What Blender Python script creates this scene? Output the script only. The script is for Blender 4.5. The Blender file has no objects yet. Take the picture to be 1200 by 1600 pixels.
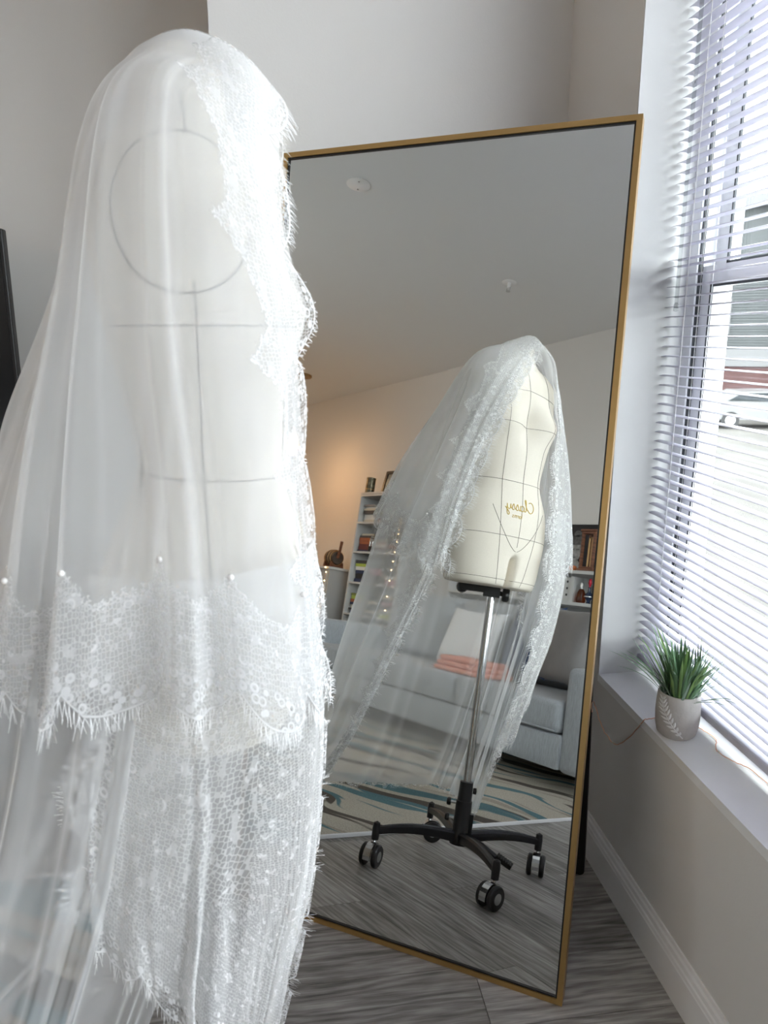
import bpy, bmesh, math, random
import numpy as np
from mathutils import Matrix, Vector
random.seed(7); RNG = np.random.default_rng(11)
SC = bpy.context.scene; COL = SC.collection

# ------------------------------------------------------------------ camera
YAW, PITCH, FPX = 0.139356, 0.2280145, 1168.9
EYE = Vector((0, 0, 1.345))
cam_d = bpy.data.cameras.new('camera'); cam = bpy.data.objects.new('camera', cam_d); COL.objects.link(cam)
cam_d.sensor_fit = 'VERTICAL'; cam_d.sensor_height = 24.0; cam_d.lens = FPX / 1600 * 24.0
cam.location = EYE; cam.rotation_euler = (math.pi/2 - PITCH, 0, -YAW)
cam_d.clip_start = 0.02; cam_d.clip_end = 300
cam_d.dof.use_dof = True; cam_d.dof.focus_distance = 1.75; cam_d.dof.aperture_fstop = 6.0
SC.camera = cam
# ------------------------------------------------------------------ sky, exposure
w = bpy.data.worlds.new('overcast_sky'); SC.world = w; w.use_nodes = True
w.node_tree.nodes['Background'].inputs[0].default_value = (0.91, 0.95, 1.0, 1)
w.node_tree.nodes['Background'].inputs[1].default_value = 5.0
SC.view_settings.view_transform = 'Standard'; SC.view_settings.look = 'None'
SC.view_settings.gamma = 1.0; SC.view_settings.use_curve_mapping = False
SC.view_settings.exposure = 1.48
SC.cycles.transparent_max_bounces = 48; SC.cycles.max_bounces = 14; SC.cycles.diffuse_bounces = 9
SC.cycles.glossy_bounces = 6; SC.cycles.transmission_bounces = 8
SC.cycles.sample_clamp_indirect = 12.0; SC.cycles.use_denoising = True
XW, ZS, YR, YC, ZC, YB = 0.788, 0.5105, 1.678, 2.088, 3.05, -1.745      # window wall, sill, reveal, corner, ceiling, sofa wall
YW0 = -1.60                                                              # window's other reveal
pl = bpy.data.lights.new('window_daylight_portal', 'AREA'); pl.shape = 'RECTANGLE'; pl.size = 2.45; pl.size_y = YR - YW0
pl.cycles.is_portal = True
po = bpy.data.objects.new('window_daylight_portal', pl); COL.objects.link(po)
po.location = (XW + 0.25, (YR + YW0)/2, 1.65); po.rotation_euler = (0, math.pi/2, 0)

X4A, X4B, Z4A, Z4B, YREC = -3.6, -2.65, .85, 2.35, 2.72                 # unseen window added in the set-back wall for fill daylight
pl2 = bpy.data.lights.new('added_window_daylight_portal', 'AREA'); pl2.shape = 'RECTANGLE'; pl2.size = X4B-X4A; pl2.size_y = Z4B-Z4A; pl2.cycles.is_portal = True  # sampling portal of the added fill window
po2 = bpy.data.objects.new('added_window_daylight_portal', pl2); COL.objects.link(po2); po2.location = ((X4A+X4B)/2, YREC+.2, (Z4A+Z4B)/2); po2.rotation_euler = (-math.pi/2, 0, 0)
# ------------------------------------------------------------------ helpers
def tag(o, label=None, cat=None, group=None, kind=None):
    if label: o['label'] = label
    if cat: o['category'] = cat
    if group: o['group'] = group
    if kind: o['kind'] = kind
    return o
def empty(name, loc, label, cat, group=None):
    o = bpy.data.objects.new(name, None); COL.objects.link(o); o.location = loc; o.empty_display_size = .05
    return tag(o, label, cat, group)
class MB:
    """collects shapes; build() links them as one mesh object"""
    def __init__(s): s.v = []; s.f = []; s.m = Matrix.Identity(4)
    def add(s, vs, fs):
        n = len(s.v); s.v += [tuple(s.m @ Vector(p)) for p in vs]; s.f += [tuple(i + n for i in f) for f in fs]; return s
    def box(s, a, b):
        (x0, y0, z0), (x1, y1, z1) = a, b
        return s.add([(x0,y0,z0),(x1,y0,z0),(x1,y1,z0),(x0,y1,z0),(x0,y0,z1),(x1,y0,z1),(x1,y1,z1),(x0,y1,z1)],
                     [(0,3,2,1),(4,5,6,7),(0,1,5,4),(1,2,6,5),(2,3,7,6),(3,0,4,7)])
    def rbox(s, a, b, r, seg=2):
        bm = bmesh.new(); bmesh.ops.create_cube(bm, size=1)
        c = [(a[i]+b[i])/2 for i in range(3)]; d = [abs(b[i]-a[i]) for i in range(3)]
        for v in bm.verts: v.co = Vector((c[0]+v.co.x*d[0], c[1]+v.co.y*d[1], c[2]+v.co.z*d[2]))
        bmesh.ops.bevel(bm, geom=bm.edges[:], offset=min(r, min(d)*.49), segments=seg, profile=.5, affect='EDGES')
        bm.verts.ensure_lookup_table()
        s.add([v.co[:] for v in bm.verts], [[v.index for v in f.verts] for f in bm.faces]); bm.free(); return s
    def bbox(s, c, ax, half):
        ax = [Vector(k).normalized() for k in ax]; c = Vector(c); vs = []
        for k in (-1, 1):
            for p in ((-1,-1),(1,-1),(1,1),(-1,1)): vs.append(c + ax[0]*half[0]*p[0] + ax[1]*half[1]*p[1] + ax[2]*half[2]*k)
        return s.add(vs, [(0,3,2,1),(4,5,6,7),(0,1,5,4),(1,2,6,5),(2,3,7,6),(3,0,4,7)])
    def tube(s, path, r, n=10, cap=True):
        P = [Vector(p) for p in path]; R = r if hasattr(r, '__len__') else [r]*len(P); vs = []; fs = []
        up = None
        for i, p in enumerate(P):
            t = (P[min(i+1, len(P)-1)] - P[max(i-1, 0)]).normalized()
            if up is None: up = t.cross(Vector((0,0,1)) if abs(t.z) < .9 else Vector((1,0,0))).normalized()
            up = (up - t*up.dot(t)).normalized(); q = t.cross(up)
            for k in range(n):
                a = 2*math.pi*k/n; vs.append(p + (up*math.cos(a) + q*math.sin(a))*R[i])
        for i in range(len(P)-1):
            for k in range(n): fs.append((i*n+k, i*n+(k+1)%n, (i+1)*n+(k+1)%n, (i+1)*n+k))
        if cap: fs.append(tuple(range(n-1, -1, -1))); fs.append(tuple((len(P)-1)*n+k for k in range(n)))
        return s.add(vs, fs)
    def lathe(s, prof, c=(0,0,0), ax=(0,0,1), n=24):
        ax = Vector(ax).normalized(); e = ax.cross(Vector((0,0,1)) if abs(ax.z) < .9 else Vector((1,0,0))).normalized(); g = ax.cross(e); c = Vector(c)
        vs = []; fs = []
        for r, h in prof:
            for k in range(n): a = 2*math.pi*k/n; vs.append(c + ax*h + (e*math.cos(a) + g*math.sin(a))*max(r, 1e-5))
        for i in range(len(prof)-1):
            for k in range(n): fs.append((i*n+k, i*n+(k+1)%n, (i+1)*n+(k+1)%n, (i+1)*n+k))
        return s.add(vs, fs)
    def ball(s, c, r, n=10, sc=(1,1,1)):
        m = max(4, n//2); vs = []; fs = []
        for i in range(m+1):
            a = math.pi*i/m
            for k in range(n):
                b = 2*math.pi*k/n; vs.append((c[0]+r*sc[0]*math.sin(a)*math.cos(b), c[1]+r*sc[1]*math.sin(a)*math.sin(b), c[2]+r*sc[2]*math.cos(a)))
        for i in range(m):
            for k in range(n): fs.append((i*n+k, (i+1)*n+k, (i+1)*n+(k+1)%n, i*n+(k+1)%n))
        return s.add(vs, fs)
    def prism(s, poly, o, ex, ey, ez):
        o, ex, ey, ez = map(Vector, (o, ex, ey, ez)); n = len(poly)
        vs = [o + ex*x + ey*y for x, y in poly] + [o + ex*x + ey*y + ez for x, y in poly]
        return s.add(vs, [tuple(range(n-1, -1, -1)), tuple(range(n, 2*n))] + [(i, (i+1)%n, n+(i+1)%n, n+i) for i in range(n)])
    def mesh(s, name, mat, smooth=False):
        me = bpy.data.meshes.new(name); me.from_pydata([tuple(v) for v in s.v], [], [tuple(f) for f in s.f]); me.update()
        bm = bmesh.new(); bm.from_mesh(me); bmesh.ops.recalc_face_normals(bm, faces=bm.faces[:]); bm.to_mesh(me); bm.free()
        if smooth:
            for p in me.polygons: p.use_smooth = True
            if smooth != 'all':
                try: me.set_sharp_from_angle(angle=math.radians(40))
                except Exception: pass
        me.materials.append(mat); return me
    def build(s, name, mat, parent=None, smooth=False, label=None, cat=None, group=None, kind=None):
        me = s.mesh(name, mat, smooth); o = bpy.data.objects.new(name, me); COL.objects.link(o)
        if parent is None:
            lo = [min(v[i] for v in s.v) for i in range(3)]; hi = [max(v[i] for v in s.v) for i in range(3)]
            c = Vector(((lo[0]+hi[0])/2, (lo[1]+hi[1])/2, lo[2])); me.transform(Matrix.Translation(-c)); o.location = c
        else: attach(o, parent)
        return tag(o, label, cat, group, kind)
def world_loc(o):
    l = o.location.copy(); p = o.parent
    return l if p is None else l
def attach(o, parent):
    o.parent = parent
    # parents are only ever translated; children are authored in world space
    t = Vector((0,0,0)); p = parent
    while p is not None:
        t += p.location if p.parent is None else Vector((0,0,0)); p = p.parent
    o.matrix_parent_inverse = Matrix.Translation(-t) if parent.parent is None else Matrix.Identity(4)
def copy_tree(o, off, parent=None):
    c = o.copy(); COL.objects.link(c); c.parent = parent
    if parent is None: c.location = o.location + Vector(off)
    for ch in o.children: copy_tree(ch, off, c)
    return c

# ------------------------------------------------------------------ materials
def newmat(name):
    m = bpy.data.materials.new(name); m.use_nodes = True; return m, m.node_tree
def pbsdf(name, col, rough=.5, metal=0, bump=None, var=None, spec=.5, coat=0, sheen=0, emit=None, estr=0):
    """bump=(scale,strength,stretch) var=(scale,amount,stretch)"""
    m, nt = newmat(name); b = nt.nodes['Principled BSDF']
    b.inputs['Base Color'].default_value = (*col, 1); b.inputs['Roughness'].default_value = rough; b.inputs['Metallic'].default_value = metal
    b.inputs['Specular IOR Level'].default_value = spec; b.inputs['Coat Weight'].default_value = coat; b.inputs['Sheen Weight'].default_value = sheen
    if emit: b.inputs['Emission Color'].default_value = (*emit, 1); b.inputs['Emission Strength'].default_value = estr
    def noise(sc, st, det=4):
        tc = nt.nodes.new('ShaderNodeTexCoord'); mp = nt.nodes.new('ShaderNodeMapping'); mp.inputs['Scale'].default_value = st
        n = nt.nodes.new('ShaderNodeTexNoise'); n.inputs['Scale'].default_value = sc; n.inputs['Detail'].default_value = det
        nt.links.new(tc.outputs['Object'], mp.inputs[0]); nt.links.new(mp.outputs[0], n.inputs['Vector']); return n
    if var:
        n = noise(var[0], var[2] if len(var) > 2 else (1,1,1)); r = nt.nodes.new('ShaderNodeValToRGB')
        r.color_ramp.elements[0].position = .3; r.color_ramp.elements[1].position = .7
        r.color_ramp.elements[0].color = (*[c*(1-var[1]) for c in col], 1); r.color_ramp.elements[1].color = (*[min(1, c*(1+var[1])) for c in col], 1)
        nt.links.new(n.outputs['Fac'], r.inputs[0]); nt.links.new(r.outputs[0], b.inputs['Base Color'])
    if bump:
        n = noise(bump[0], bump[2] if len(bump) > 2 else (1,1,1)); k = nt.nodes.new('ShaderNodeBump'); k.inputs['Strength'].default_value = bump[1]; k.inputs['Distance'].default_value = .002
        nt.links.new(n.outputs['Fac'], k.inputs['Height']); nt.links.new(k.outputs[0], b.inputs['Normal'])
    return m
class G:
    """tiny node-math helper"""
    def __init__(s, nt): s.nt = nt
    def n(s, op, *a, clamp=False):
        k = s.nt.nodes.new('ShaderNodeMath'); k.operation = op; k.use_clamp = clamp
        for i, x in enumerate(a):
            if isinstance(x, (int, float)): k.inputs[i].default_value = x
            else: s.nt.links.new(x, k.inputs[i])
        return k.outputs[0]
    def step(s, x, lo, hi):
        k = s.nt.nodes.new('ShaderNodeMapRange'); k.interpolation_type = 'SMOOTHSTEP'; k.inputs[1].default_value = lo; k.inputs[2].default_value = hi
        s.nt.links.new(x, k.inputs[0]); return k.outputs[0]
    def comb(s, x, y, z=0.0):
        k = s.nt.nodes.new('ShaderNodeCombineXYZ')
        for i, q in enumerate((x, y, z)):
            if isinstance(q, (int, float)): k.inputs[i].default_value = q
            else: s.nt.links.new(q, k.inputs[i])
        return k.outputs[0]
    def vor(s, vec, scale, feat='F1', rnd=1.0):
        k = s.nt.nodes.new('ShaderNodeTexVoronoi'); k.feature = feat; k.inputs['Scale'].default_value = scale; k.inputs['Randomness'].default_value = rnd
        s.nt.links.new(vec, k.inputs['Vector']); return k.outputs['Distance']
    def noise(s, vec, scale, det=3):
        k = s.nt.nodes.new('ShaderNodeTexNoise'); k.inputs['Scale'].default_value = scale; k.inputs['Detail'].default_value = det
        s.nt.links.new(vec, k.inputs['Vector']); return k.outputs['Fac']
def cloth_mat(name, alpha_fn, col=(.9,.9,.9), trans=.45):
    m, nt = newmat(name); nt.nodes.remove(nt.nodes['Principled BSDF']); g = G(nt); out = nt.nodes['Material Output']
    d = nt.nodes.new('ShaderNodeBsdfDiffuse'); d.inputs[0].default_value = (*col, 1)
    t = nt.nodes.new('ShaderNodeBsdfTranslucent'); t.inputs[0].default_value = (*col, 1)
    mx = nt.nodes.new('ShaderNodeMixShader'); mx.inputs[0].default_value = trans
    nt.links.new(d.outputs[0], mx.inputs[1]); nt.links.new(t.outputs[0], mx.inputs[2])
    tr = nt.nodes.new('ShaderNodeBsdfTransparent'); m2 = nt.nodes.new('ShaderNodeMixShader')
    nt.links.new(alpha_fn(g, nt), m2.inputs[0]); nt.links.new(tr.outputs[0], m2.inputs[1]); nt.links.new(mx.outputs[0], m2.inputs[2])
    nt.links.new(m2.outputs[0], out.inputs[0]); return m
def tulle_alpha(base):
    def fn(g, nt):
        lw = nt.nodes.new('ShaderNodeLayerWeight'); lw.inputs[0].default_value = .35     # threads seen edge-on cover more
        return g.n('MINIMUM', g.n('ADD', base, g.n('MULTIPLY', g.n('POWER', lw.outputs['Facing'], 1.5), .45)), .92)
    return fn
LP, LB = .112, .036          # lace repeat, scallop depth
def lace_fn(topw):
  def lace_alpha(g, nt):
      uv = nt.nodes.new('ShaderNodeUVMap'); uv.uv_map = 'lace'; sp = nt.nodes.new('ShaderNodeSeparateXYZ'); nt.links.new(uv.outputs[0], sp.inputs[0])
      u, v = sp.outputs[0], sp.outputs[1]
      fx = g.n('MULTIPLY', g.n('ABSOLUTE', g.n('SUBTRACT', g.n('FRACT', g.n('DIVIDE', u, LP)), .5)), 2.0)
      b = g.n('MULTIPLY', g.n('POWER', fx, 2.5), LB)
      wob = g.n('MULTIPLY', g.n('SUBTRACT', g.noise(uv.outputs[0], 26, 3), .5), .03)
      wob = g.n('ADD', wob, g.n('MULTIPLY', g.n('SUBTRACT', g.noise(uv.outputs[0], 210, 2), .5), .028))
      top = g.n('ADD', g.n('ADD', topw, g.n('MULTIPLY', g.n('POWER', fx, 3.0), .034)), wob)
      din = g.n('SUBTRACT', v, b); dtop = g.n('SUBTRACT', top, v)
      inside = g.n('MULTIPLY', g.step(din, 0, .0012), g.step(dtop, 0, .007))
      # honeycomb net, stretched in fans about each repeat
      fan = g.comb(g.n('MULTIPLY', u, 1.0), g.n('MULTIPLY', v, .72))
      net = g.n('SUBTRACT', 1.0, g.step(g.vor(fan, 250, 'DISTANCE_TO_EDGE', .5), .05, .16))
      ring_d = g.vor(uv.outputs[0], 82, 'F1', .7)
      ring = g.n('MULTIPLY', g.step(ring_d, .2, .27), g.n('SUBTRACT', 1.0, g.step(ring_d, .42, .5)))
      pet = g.step(g.vor(uv.outputs[0], 260, 'F1', 1.0), .75, .35)
      low = g.n('SUBTRACT', 1.0, g.step(din, .035, .055))
      sprig = g.n('MULTIPLY', g.step(g.noise(uv.outputs[0], 62, 4), .54, .60), g.step(v, .05, .07))
      flower = g.n('MULTIPLY', ring, g.n('MAXIMUM', low, g.n('MULTIPLY', sprig, .9)))
      cord = g.n('SUBTRACT', 1.0, g.step(din, .0025, .0045))
      band = g.n('SUBTRACT', 1.0, g.step(dtop, .006, .016))
      band = g.n('MULTIPLY', band, g.step(g.noise(uv.outputs[0], 300, 2), .38, .52))
      a = g.n('MAXIMUM', g.n('MULTIPLY', net, .62), g.n('MULTIPLY', flower, .92))
      a = g.n('MAXIMUM', a, g.n('MULTIPLY', cord, .9)); a = g.n('MAXIMUM', a, g.n('MULTIPLY', band, .8)); a = g.n('MAXIMUM', a, g.n('MULTIPLY', sprig, .55))
      a = g.n('ADD', g.n('MULTIPLY', a, .84), .15)
      return g.n('MULTIPLY', a, inside)
  return lace_alpha
M = {}
M['tulle'] = cloth_mat('white_tulle', tulle_alpha(.32), (.90,.905,.91), .5)
M['lace'] = cloth_mat('white_eyelash_lace', lace_fn(.118), (.82,.82,.82), .35)
M['lacewide'] = cloth_mat('white_eyelash_lace_wide', lace_fn(.27), (.82,.82,.82), .35)
M['thread'] = pbsdf('white_thread', (.92,.92,.92), .8, sheen=.2)
M['pearl'] = pbsdf('pearl', (.92,.89,.86), .2, coat=.6)
M['wall'] = pbsdf('warm_white_wall_paint', (.72,.70,.67), .85, bump=(220,.12))
M['ceiling'] = pbsdf('flat_white_ceiling_paint', (.74,.74,.73), .9, bump=(120,.15))
M['trim'] = pbsdf('white_semigloss_trim', (.84,.83,.82), .4)
M['silltop'] = pbsdf('white_sill_paint_lightened', (.86,.86,.85), .4, var=(9,.03))  # sill paint copy, lightened to stand for daylight on the sill top
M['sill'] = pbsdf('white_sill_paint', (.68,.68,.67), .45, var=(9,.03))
M['vinyl'] = pbsdf('white_vinyl', (.80,.81,.82), .35)
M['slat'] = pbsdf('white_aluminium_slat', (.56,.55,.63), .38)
M['cord'] = pbsdf('white_cord', (.82,.82,.82), .7)
M['gasket'] = pbsdf('dark_window_gasket', (.05,.055,.06), .6)
M['gold'] = pbsdf('brushed_gold_metal', (.62,.40,.16), .32, 1.0, bump=(40,.05,(1,1,30)))
M['black'] = pbsdf('black_plastic', (.012,.012,.013), .38)
M['blackmetal'] = pbsdf('black_painted_metal', (.014,.014,.016), .3)
M['chrome'] = pbsdf('polished_chrome', (.62,.63,.64), .12, 1.0)
M['silver'] = pbsdf('brushed_silver', (.5,.5,.5), .3, 1.0)
M['linen'] = pbsdf('cream_linen', (.74,.685,.59), .9, var=(300,.02))
M['seam'] = pbsdf('grey_seam_tape', (.17,.155,.14), .8)
M['goldprint'] = pbsdf('gold_print', (.58,.42,.10), .4, .5)
M['pot'] = pbsdf('warm_grey_concrete', (.50,.47,.44), .9, bump=(160,.3), var=(40,.08))
M['potfern'] = pbsdf('white_glaze_relief', (.78,.77,.75), .6)
M['soil'] = pbsdf('dark_soil', (.05,.045,.035), .95, bump=(120,.8))
M['copper'] = pbsdf('copper_wire', (.80,.45,.30), .3, 1.0)
M['sofa'] = pbsdf('grey_woven_upholstery', (.36,.38,.40), .95, bump=(500,.5,(1,1,.25)), var=(260,.14,(1,1,.12)), sheen=.2)
M['greypillow'] = pbsdf('warm_grey_velvet', (.21,.20,.195), .85, sheen=.1, var=(7,.1))
M['navy'] = pbsdf('navy_fabric', (.02,.045,.11), .85, sheen=.2)
M['orange'] = pbsdf('coral_knit', (.80,.30,.20), .9, bump=(90,.6,(1,1,6)))
M['whitefab'] = pbsdf('white_fabric', (.82,.82,.82), .9, sheen=.2)
M['white'] = pbsdf('white_laminate', (.58,.58,.57), .45)
M['wood'] = pbsdf('reddish_brown_wood', (.16,.06,.03), .4, var=(6,.4,(1,1,12)))
M['darkwood'] = pbsdf('dark_brown_wood', (.055,.035,.025), .5, var=(8,.4,(8,1,1)))
M['paper'] = pbsdf('book_pages', (.70,.66,.57), .9, bump=(400,.4,(.1,.1,1)))
M['glassy'] = None
def glass(name, tint=(1,1,1), fac=.04):
    m, nt = newmat(name); nt.nodes.remove(nt.nodes['Principled BSDF']); t = nt.nodes.new('ShaderNodeBsdfTransparent'); t.inputs[0].default_value = (*tint, 1)
    q = nt.nodes.new('ShaderNodeBsdfGlossy'); q.inputs['Roughness'].default_value = .02; mx = nt.nodes.new('ShaderNodeMixShader'); mx.inputs[0].default_value = fac
    nt.links.new(t.outputs[0], mx.inputs[1]); nt.links.new(q.outputs[0], mx.inputs[2]); nt.links.new(mx.outputs[0], nt.nodes['Material Output'].inputs[0]); return m
M['glass'] = glass('window_glass', (.96,.98,.97))
M['amber'] = glass('amber_bottle_glass', (.55,.25,.12)); M['clear'] = glass('clear_glass', (.85,.86,.86))
def mirror_mat():
    m, nt = newmat('silvered_mirror'); nt.nodes.remove(nt.nodes['Principled BSDF']); q = nt.nodes.new('ShaderNodeBsdfGlossy'); q.inputs['Roughness'].default_value = 0.0
    q.inputs['Color'].default_value = (.76,.775,.755,1); nt.links.new(q.outputs[0], nt.nodes['Material Output'].inputs[0]); return m
M['mirror'] = mirror_mat()
def plank_mat():
    m, nt = newmat('grey_oak_vinyl_plank'); b = nt.nodes['Principled BSDF']; g = G(nt)
    tc = nt.nodes.new('ShaderNodeTexCoord'); oi = nt.nodes.new('ShaderNodeObjectInfo'); va = nt.nodes.new('ShaderNodeVectorMath'); va.operation = 'ADD'
    nt.links.new(tc.outputs['Object'], va.inputs[0]); off = g.comb(g.n('MULTIPLY', oi.outputs['Random'], 37.0), g.n('MULTIPLY', oi.outputs['Random'], 91.0)); nt.links.new(off, va.inputs[1])
    mp = nt.nodes.new('ShaderNodeMapping'); mp.inputs['Scale'].default_value = (1.9, 15, 1); nt.links.new(va.outputs[0], mp.inputs[0])
    mp2 = nt.nodes.new('ShaderNodeMapping'); mp2.inputs['Scale'].default_value = (1.1, 6.5, 1); nt.links.new(va.outputs[0], mp2.inputs[0])
    big = g.noise(mp2.outputs[0], 2.2, 3)
    wv = nt.nodes.new('ShaderNodeTexWave'); wv.wave_type = 'BANDS'; wv.bands_direction = 'Y'; wv.inputs['Scale'].default_value = 2.6; wv.inputs['Distortion'].default_value = 16; wv.inputs['Detail'].default_value = 3; wv.inputs['Detail Scale'].default_value = .9
    nt.links.new(mp2.outputs[0], wv.inputs['Vector'])
    fine = g.noise(mp.outputs[0], 3.2, 6)
    mp3 = nt.nodes.new('ShaderNodeMapping'); mp3.inputs['Scale'].default_value = (5, 150, 1); nt.links.new(va.outputs[0], mp3.inputs[0]); fib = g.noise(mp3.outputs[0], 3, 3)
    t = g.n('ADD', g.n('ADD', g.n('MULTIPLY', wv.outputs['Fac'], .13), g.n('MULTIPLY', fine, .62)), g.n('ADD', g.n('MULTIPLY', fib, .3), g.n('MULTIPLY', g.n('SUBTRACT', oi.outputs['Random'], .5), .16)))
    r = nt.nodes.new('ShaderNodeValToRGB'); e = r.color_ramp.elements
    e[0].position = .28; e[0].color = (.085,.080,.074,1); e[1].position = .52; e[1].color = (.30,.283,.263,1); k = e.new(.78); k.color = (.60,.58,.55,1)
    nt.links.new(t, r.inputs[0]); nt.links.new(r.outputs[0], b.inputs['Base Color']); b.inputs['Roughness'].default_value = .42; b.inputs['Specular IOR Level'].default_value = .4
    bp = nt.nodes.new('ShaderNodeBump'); bp.inputs['Strength'].default_value = .25; bp.inputs['Distance'].default_value = .001; nt.links.new(fib, bp.inputs['Height']); nt.links.new(bp.outputs[0], b.inputs['Normal']); return m
M['plank'] = plank_mat(); M['floorgap'] = pbsdf('dark_floor_joint', (.02,.018,.017), .8)
def rug_mat():
    m, nt = newmat('striped_rug_pile'); b = nt.nodes['Principled BSDF']; g = G(nt); tc = nt.nodes.new('ShaderNodeTexCoord'); sp = nt.nodes.new('ShaderNodeSeparateXYZ'); nt.links.new(tc.outputs['Object'], sp.inputs[0])
    wob = g.noise(tc.outputs['Object'], 1.3, 2); t = g.n('ADD', g.n('ADD', sp.outputs[1], g.n('MULTIPLY', sp.outputs[0], .33)), g.n('MULTIPLY', wob, .55))
    vec = g.comb(g.n('MULTIPLY', sp.outputs[0], .55), g.n('MULTIPLY', t, 5.5)); n1 = g.noise(vec, 1.25, 2)
    vec2 = g.comb(g.n('ADD', g.n('MULTIPLY', sp.outputs[0], .6), 7.3), g.n('MULTIPLY', t, 6.5)); n2 = g.noise(vec2, 1.2, 2)
    dark = g.step(n1, .55, .565); teal = g.step(n2, .595, .61); tan = g.step(n1, .40, .38)
    def mix(f, a, c):
        k = nt.nodes.new('ShaderNodeMix'); k.data_type = 'RGBA'; nt.links.new(f, k.inputs[0])
        for q, s_ in ((a, 6), (c, 7)):
            if isinstance(q, tuple): k.inputs[s_].default_value = (*q, 1)
            else: nt.links.new(q, k.inputs[s_])
        return k.outputs[2]
    c = mix(tan, (.56,.52,.44), (.42,.38,.32)); c = mix(dark, c, (.13,.115,.10)); c = mix(teal, c, (.13,.24,.27))
    pile = g.noise(tc.outputs['Object'], 170, 2); k = nt.nodes.new('ShaderNodeMix'); k.data_type = 'RGBA'; k.blend_type = 'MULTIPLY'; k.inputs[0].default_value = .5; nt.links.new(c, k.inputs[6])
    cc = nt.nodes.new('ShaderNodeValToRGB'); cc.color_ramp.elements[0].position = .3; cc.color_ramp.elements[0].color = (.5,.5,.5,1); cc.color_ramp.elements[1].position = .6; nt.links.new(pile, cc.inputs[0]); nt.links.new(cc.outputs[0], k.inputs[7])
    nt.links.new(k.outputs[2], b.inputs['Base Color']); b.inputs['Roughness'].default_value = 1; b.inputs['Specular IOR Level'].default_value = .1
    bp = nt.nodes.new('ShaderNodeBump'); bp.inputs['Strength'].default_value = .9; bp.inputs['Distance'].default_value = .006; nt.links.new(pile, bp.inputs['Height']); nt.links.new(bp.outputs[0], b.inputs['Normal']); return m
M['rug'] = rug_mat()
# ================================================================== THE ROOM
XF, XB = -7.4, -0.14            # far wall, recessed wall, end of the bump-out
# floor slab + planks
fl = MB().box((XF, YB-.03, -.06), (XW+.02, YREC+.02, -.004)).build('floor', M['floorgap'], label='grey oak plank floor', kind='structure')
PWD, PLN = .154, 1.22
pm = MB().box((0, 0, -.004), (PLN-.0014, PWD-.0014, 0)).mesh('plank', M['plank'])
row = 0; y = 1.338 - 22*PWD
while y < YREC:
    x0 = -0.0145 - ((row-22) % 3)*.41 - 6*PLN
    while x0 < XW:
        a, b2 = max(x0, XF), min(x0+PLN, XW+.01)
        if b2 - a > .05 and y > YB - PWD:
            if b2 - a > PLN - .01: me = pm; lx = x0
            else: me = MB().box((0, 0, -.004), (b2-a-.0014, PWD-.0014, 0)).mesh('plank', M['plank']); lx = a
            o = bpy.data.objects.new('plank', me); COL.objects.link(o); o.parent = fl; o.matrix_parent_inverse = Matrix.Translation(-fl.location); o.location = (lx, y, 0)
        x0 += PLN
    y += PWD; row += 1
MB().box((XF, YB-.03, ZC), (XW+.3, YREC+.02, ZC+.1)).build('ceiling', M['ceiling'], label='flat white ceiling', kind='structure')
# walls
MB().box((XB, YC, 0), (XW+.30, YREC+.1, ZC)).build('wall_back', M['wall'], label='pale painted wall standing forward behind the mirror', kind='structure')
MB().box((XF, YREC, 0), (X4A, YREC+.12, ZC)).box((X4B, YREC, 0), (XB, YREC+.12, ZC)).box((X4A, YREC, 0), (X4B, YREC+.12, Z4A)).box((X4A, YREC, Z4B), (X4B, YREC+.12, ZC)).build('wall_recess', M['wall'], label='set-back painted wall behind the television', kind='structure')
MB().box((XF-.1, YB-.1, 0), (-3.79, YB-.015, ZC)).box((-3.79, YB-.1, 0), (XW+.3, YB, ZC)).build('wall_sofa', M['wall'], label='painted wall behind the sofa and bookcase', kind='structure')
MB().box((XF-.1, YB-.1, 0), (XF, YREC+.1, ZC)).build('wall_far', M['wall'], label='far end wall of the room', kind='structure')
ZT, DEP = 2.88, .25
wl = MB(); wl.box((XW, YB-.1, 0), (XW+DEP, YC, ZS-.02)); wl.box((XW, YB-.1, ZT), (XW+DEP, YC, ZC)); wl.box((XW, YR, ZS-.02), (XW+DEP, YC, ZT)); wl.box((XW, YB-.1, ZS-.02), (XW+DEP, YW0, ZT))
wl.build('wall_window', M['wall'], label='painted wall with the window opening', kind='structure')
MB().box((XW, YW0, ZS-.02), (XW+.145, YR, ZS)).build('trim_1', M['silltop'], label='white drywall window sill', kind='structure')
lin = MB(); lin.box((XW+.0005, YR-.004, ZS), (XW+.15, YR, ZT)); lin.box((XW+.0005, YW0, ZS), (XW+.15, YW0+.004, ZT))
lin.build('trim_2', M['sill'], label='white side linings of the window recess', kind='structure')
# baseboards
prof = [(0,0),(.016,0),(.016,.082),(.0145,.085),(.0135,.092),(.011,.095),(.0095,.104),(.006,.108),(.004,.115),(0,.115)]
def baseboard(name, p0, p1, n, label):
    p0, p1, n = Vector((*p0, 0)), Vector((*p1, 0)), Vector((*n, 0))
    MB().prism(prof, p0, n, (0,0,1), p1-p0).build(name, M['trim'], label=label, kind='structure')
baseboard('baseboard_window', (XW, YB), (XW, YC), (-1, 0), 'white baseboard under the window')
baseboard('baseboard_back', (XB, YC), (XW-.016, YC), (0, -1), 'white baseboard behind the mirror')
baseboard('baseboard_recess', (XF, YREC), (XB, YREC), (0, -1), 'white baseboard along the set-back wall')
baseboard('baseboard_sofa', (XF, YB-.015), (-3.79, YB-.015), (0, 1), 'white baseboard behind the bookcase')
baseboard('baseboard_sofa_2', (-3.79, YB), (XW-.016, YB), (0, 1), 'white baseboard behind the sofa')
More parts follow.
